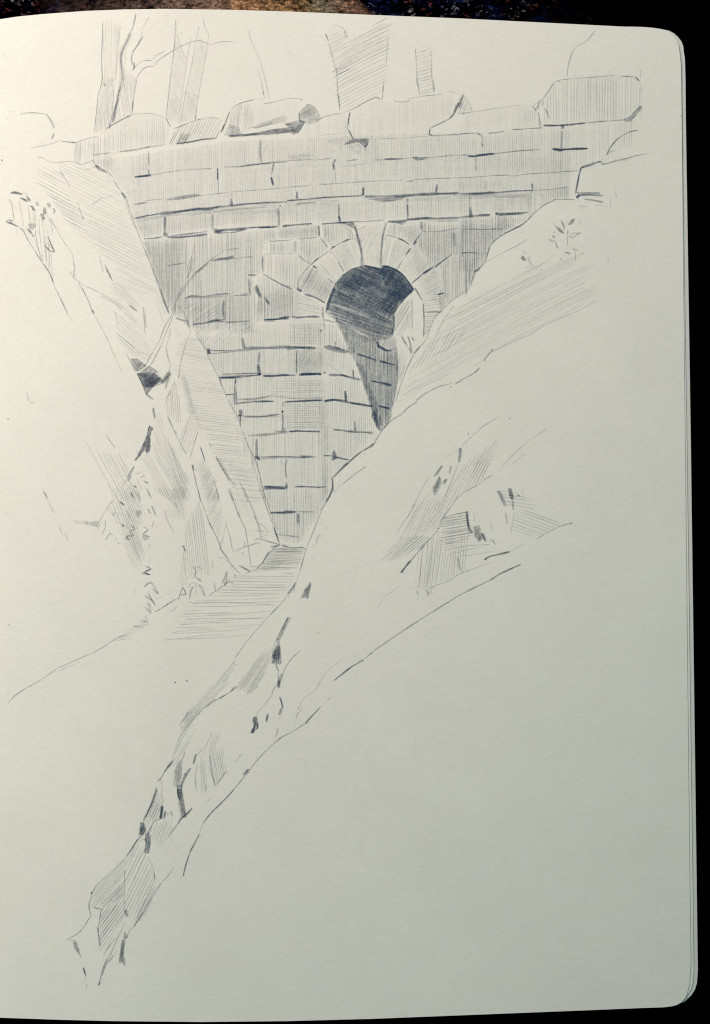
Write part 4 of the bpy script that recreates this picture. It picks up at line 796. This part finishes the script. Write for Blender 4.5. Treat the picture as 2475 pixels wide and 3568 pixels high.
h("300,520 400,420 430,430 330,550 280,600", 50, 5, .28)
l("425,432 480,390 520,370", 6, .48); l("520,370 600,325", 7, .55); l("600,325 640,285", 11, .42); h("640,300 690,220 830,40 890,20 905,60 840,190 790,290 740,335 700,300", 57, 6.5, .4, 2.8, 10); h("640,300 760,140 850,40 800,160 700,300", 57, 5, .25); h("720,320 800,180 900,40 850,190 760,330", 57, 7, .2)
l("205,800 150,870", 9, .72); l("145,872 158,865", 7, .8); l("150,870 125,915 97,947", 6.5, .58); l("290,725 280,770 265,795", 5.5, .55); f("240,810 272,790 255,970 250,975 210,970 222,860", .46, 82); f("325,848 332,850 290,925 262,985 255,980 285,890", .55, 60); f("232,970 272,968 265,1010 300,1196 262,1196 240,1050", .58, 85); l("235,970 240,1040 255,1075", 6, .55); l("265,970 270,1060", 5, .4)
f("362,752 370,755 355,820 343,820", .7, 75); l("475,603 440,680 400,730 370,765", 3, .34); l("375,825 360,900 362,960 372,1010", 5, .38); l("455,640 440,700 400,790", 2.6, .2)
h("398,780 435,800 438,1015 398,1020", 88, 5, .34, 2.6, 8); h("460,740 550,715 562,800 582,880 505,975 480,960 450,850", -80, 6.5, .36, 2.6, 8); h("480,620 530,612 500,740 455,745", 80, 5.5, .28, 2.6, 8); l("578,868 545,915 508,965", 6.5, .42); l("460,760 475,880 500,975", 7, .28); l("435,960 436,1015", 6, .4)
l("465,1052 440,1092", 3, .25); l("685,752 655,785 632,818", 5, .32)
l("120,920 132,980 125,1030 140,1090", 3.2, .4)
f("922,0 948,0 955,125 893,122 905,60", .72, 85); f("905,30 925,20 920,80 893,85", .5, 60); l("920,125 940,185", 7, .45); l("935,190 948,280", 6, .45); l("1093,30 1040,80 1000,130 960,215", 6, .4); f("958,190 970,200 935,290 928,260", .5, 70); f("930,245 950,240 948,295 935,290", .7, 85); l("930,270 900,310 890,350", 5, .34); l("890,350 850,400 800,460 780,490", 3.2, .36); l("875,350 892,350", 4, .3)
f("768,495 790,492 800,572 775,590 765,608 742,608 768,560 760,515", .95, 80); f("862,472 870,475 860,530 850,528", .9, 80); l("948,355 960,390 970,432", 8.5, .72); f("955,435 972,430 950,482 938,480", .5, 70); l("935,572 930,605 918,637", 6, .42); l("950,490 945,520", 3, .2)
l("1390,85 1310,150 1250,210 1225,262", 2.8, .25); l("1220,260 1232,266", 4, .4); l("1225,264 1180,320 1128,352", 3.4, .33); l("1128,352 1105,380 1075,440", 3.2, .3); l("1075,425 1080,450", 6, .3); l("1105,432 1080,475", 6, .22); l("1075,460 1062,505", 7, .22); l("1060,510 1058,560", 2.6, .18); l("1275,378 1295,362 1285,378", 5, .4)
l("1242,422 1225,428", 5, .4); l("1225,432 1180,480 1120,545", 7, .58); l("1120,545 1155,528", 4, .35); l("1115,545 1040,595 970,630", 5.4, .52); l("970,628 900,685 860,722", 5.5, .5); l("860,722 800,785 740,860", 5.5, .52); f("693,895 720,858 748,860 718,895 700,902", .6, 45); l("710,900 640,985 600,1035", 5, .52); l("600,1035 520,1115 440,1196", 6, .55)
dot(302, 243, 3, .6); dot(222, 254, 2.6, .7); dot(492, 142, 2.2, .25)
l("92,985 60,1090 10,1196", 10, .55); h("95,1000 125,1050 80,1196 15,1196", 65, 7, .36, 2.6); l("130,1115 120,1196", 13, .75)
l("335,1128 320,1150 285,1175", 6, .6); h("60,1100 150,1090 140,1196 60,1196", 66, 10, .2)
R(*Y_)
l("795,0 765,90 740,135 695,222", 6.5, .55); h("780,60 840,95 822,200 760,222 715,290 700,220", 66, 8, .38, 2.6, 8)
f("824,115 835,115 828,205 812,205", .85, 85); f("847,150 858,155 850,205 838,205", .6, 80); l("888,150 895,190", 12, .25); l("870,160 865,190", 10, .18); l("822,207 790,213 770,225 745,275 725,310", 5.4, .58)
f("680,232 698,228 718,290 690,315 668,312", .85, 70); l("672,265 690,310", 6, .7); l("710,300 660,322", 6, .55); l("700,310 655,355 620,410 582,466", 7, .6); l("665,340 655,370 700,345", 3, .4); f("712,310 738,300 750,350 735,442 707,442 715,370", .85, 85); f("695,345 715,335 712,365", .4, 0); l("740,290 725,320", 6, .6)
f("932,0 965,0 992,178 968,190 962,110 948,75", .5, 84); l("935,0 942,50 955,78", 7, .6); l("955,10 962,70", 5, .5); l("1037,130 1010,165 965,200 938,240", 8, .55); l("960,195 938,240", 8, .4); l("938,240 900,290 873,337", 5.4, .5); l("1328,0 1260,75 1180,150 1108,245", 6, .56); l("1108,245 1095,290 1080,315", 2.6, .25); l("1088,312 1060,365 1020,440", 7, .58); l("1020,440 990,540 975,605", 7.5, .6); l("1088,315 1105,330", 3, .2)
l("937,405 940,432 955,433", 3, .3); dot(172, 381, 3, .25); l("1165,57 1140,95", 3, .2)
l("582,466 500,550 440,605", 3.6, .45); l("440,605 380,660 345,715", 4.8, .52); l("342,712 336,732", 8, .75); l("340,735 322,790 322,830 335,882", 6, .56); l("335,880 310,915 290,950", 5.5, .58); l("290,950 240,1005 165,1045", 4.6, .55); l("268,980 262,1000", 3.4, .4); l("165,1045 200,1048 237,1057", 4.6, .52); f("213,1062 235,1058 242,1090 262,1130 238,1125 220,1112", .52, 70); l("232,1112 268,1166", 8, .42)
l("355,822 385,830 412,835", 6, .72)
h("345,715 400,650 500,560 595,465 575,560 565,740 420,830 335,822", 46, 6, .36, 2.6, 7); h("400,790 560,640 565,750 430,830", 46, 6, .24, 3)
h("405,840 570,745 590,850 545,960 490,1060 420,1160 385,1130 395,1000 380,960", 54, 9.5, .48, 3.3, 10); h("410,860 500,800 540,880 400,1000", 50, 8, .2)
h("600,460 660,370 720,450 760,520 780,620 770,720 690,880 610,900 570,870 565,600", 64, 11.5, .42, 2.9, 10)
l("572,560 565,660 570,750", 4.6, .46); l("405,840 395,900 382,985", 5, .5); l("380,960 398,1090", 8, .52); l("565,750 568,850", 4, .3); f("560,840 578,838 595,880 582,888", .5, -60)
h("758,690 792,668 760,770 700,880 630,960 650,890", 62, 6, .4, 3); l("908,545 870,600 820,655", 3.4, .4); l("820,655 740,780 700,850", 5, .48); l("700,850 660,910 630,962", 7, .46); l("630,962 605,975 582,1030 570,1028", 6, .42); l("735,470 765,545 772,570", 2.6, .22); l("770,568 778,628", 7, .42)
f("568,990 578,1005 588,1030 560,1060 558,1196 530,1190 545,1100 555,1060", .5, 84)
h("745,290 790,240 905,205 885,320 820,410 770,350", 70, 8, .36, 2.6, 9); h("850,400 910,320 870,440 845,480", 68, 9, .18, 2.4, 10)
R(*Z_)
l("520,1005 500,1040 450,1090", 7, .48); l("455,1085 430,1145 415,1196", 7, .52); f("600,870 628,860 615,1000 628,1110 605,1075 572,1075 588,950", .55, 88); l("238,1122 250,1150 264,1196", 8, .5)
h("560,730 620,600 640,700 600,820 520,1030 480,1060 410,1110 430,1000", 66, 15, .42, 3.4, 14)
R(0, 3300, .75188)
l("388,93 394,120 398,142", 5, .5); l("402,172 401,190", 5, .32); l("498,52 475,110 458,178", 4.6, .55); l("466,160 456,178", 5.5, .5); l("472,150 478,152", 3, .4)

G("drawn_plant#2", "drawn leafy weed with dark leaves at the far left")
R(*D_)
l("70,352 78,340 95,335", 5, .6); f("75,345 100,332 155,350 150,356 110,350", .88, 0); l("72,350 62,356", 3, .3); l("150,352 200,338", 3, .25); f("138,378 160,378 198,402 185,406", .8, -30); l("178,345 200,380", 4, .3); f("182,368 200,372 215,398 200,405", .6, -40); f("208,432 225,435 248,468 232,462", .8, -45); f("245,408 262,405 272,432 258,430", .45, -50)
f("325,415 345,410 358,440 340,445", .55, 50); f("300,448 315,445 322,480 305,495", .55, 80); l("372,450 382,470 372,488", 10, .4); f("280,490 300,485 312,520 298,535", .6, 70); l("300,490 330,485", 5, .5)
l("40,542 60,532 90,535 60,555", 5, .6); l("45,545 90,560 130,578", 7, .55); l("70,540 110,575", 4, .6); f("195,565 225,550 248,570 235,598 215,595", .42, -50); f("185,590 205,592 240,650 228,640 205,615", .55, -55); l("135,585 180,612", 6, .55)
l("335,648 352,690 380,755", 7, .62); l("312,705 345,745 382,756", 6, .62); l("318,690 345,705 335,735 355,720", 4, .45); l("330,655 345,640", 3, .4)
l("62,385 75,400 95,500 100,540", 3, .38); l("62,385 65,420", 3, .3); l("75,395 100,462", 2.6, .25); l("100,545 125,635", 2.6, .2); l("132,400 150,480 165,570 170,600", 2.8, .3); l("195,430 208,520 212,600", 2.8, .35); l("240,470 248,560 250,630 265,720 295,830", 3.2, .38); l("225,450 240,560", 2.6, .3); l("272,520 275,600 285,700 300,820", 3, .34); l("295,530 305,640 315,780", 3, .3); l("320,640 318,740 325,850", 3, .32); l("340,690 345,790 340,880", 3.2, .38); l("355,760 362,900 370,935", 3.2, .36); l("250,600 240,660", 2.6, .3); l("165,610 210,660 260,720 290,800", 2.6, .2); l("225,640 262,700", 2.6, .3)
l("325,490 345,540 365,590 360,632", 4, .45); h("295,540 350,560 350,860 320,820", 88, 8, .22)
l("145,590 165,612 190,660 240,740 300,835", 5, .5); l("300,835 340,890 370,960", 7.5, .5); l("362,930 375,985 410,1055", 5, .4); l("410,1055 440,1120 475,1196", 4, .4)
l("350,518 370,560 405,615", 4.4, .4); l("345,515 395,590", 3, .35); l("405,615 440,675 470,720", 3.6, .42); l("475,725 500,760 510,800 515,860", 3, .35); l("522,840 512,930", 5, .55); l("480,885 512,932", 3.6, .45); l("512,932 540,908", 3, .4)
l("512,932 550,960 600,992 700,1040", 3.6, .42); l("700,1040 800,1100 860,1145", 4, .42); l("548,965 552,1040", 2.6, .2); l("545,962 600,1060 650,1170", 3.2, .36)
R(*Q_)
l("0,300 50,410 100,520", 3.6, .42); l("100,520 125,560 148,595", 3, .28); l("228,270 280,380 320,480 340,518", 3.4, .4); f("318,480 330,480 348,518 338,516", .55, -60); l("340,518 380,590 430,680 480,780", 3.4, .4); l("480,780 510,860 550,940", 3.4, .36); l("550,940 575,1000 602,1065", 2.8, .24); l("400,345 470,385 550,430 600,480", 3.2, .36); l("550,430 640,510 740,600", 3, .22); l("100,388 115,384 130,388", 3, .22)
G("drawn_bank")
R(*T_)
l("295,0 310,35 330,75", 4.6, .48); l("300,35 318,42 330,78 315,68", 5, .45); l("330,85 355,130 375,178", 3, .32); l("412,262 425,300 440,332", 3, .32); l("455,305 465,340 480,378", 3.4, .36); l("440,320 472,350", 2.6, .25)
for i in range(16):
    x = 515 + i * 11.5
    l("%d,%d %d,%d" % (x, 225 + i * .6, x + 6, 250 + i * 1.6), 4.5, .28 + .022 * i)
l("650,240 690,232 665,262 690,285", 4.5, .55); l("468,232 475,236", 6, .35); l("428,218 430,222", 4, .2); l("600,240 690,270", 3.4, .25)
R(*ONE)
l("92,1362 97,1380 103,1400 121,1402", 1.8, .45)
dot(17, 190, 2, .5); dot(633, 116, 2.2, .5); dot(35, 359, 2, .4); dot(26, 413, 2, .3); dot(38, 388, 2, .45); dot(30, 2175, 2.2, .6); dot(610, 2378, 2.6, .5); dot(651, 2373, 2, .3)
dot(967, 50, 2, .35); dot(1690, 200, 2, .3); dot(2375, 404, 2.4, .6); dot(20, 1788, 2, .5); dot(1110, 1075, 2.2, .6)
G("rust_speck#1", "upper small brown speck near the gutter"); dot(7, 558, 3.2, .9)
G("rust_speck#2", "lower small brown speck near the gutter"); dot(29, 1461, 2.6, .8)

# ------------------------------------------------------------------ lay the strokes on the page
for nm in order:
    v, f_, ds, lab = CUR[nm]
    if not v: continue
    o = link(nm.split("#")[0], v, f_, M_rust if nm.startswith("rust_speck") else M_gr_dark if nm in ("drawn_tunnel", "drawn_arch", "drawn_bridge_wall", "drawn_reveal") else M_gr, page, ds)
    if lab: o["label"] = lab
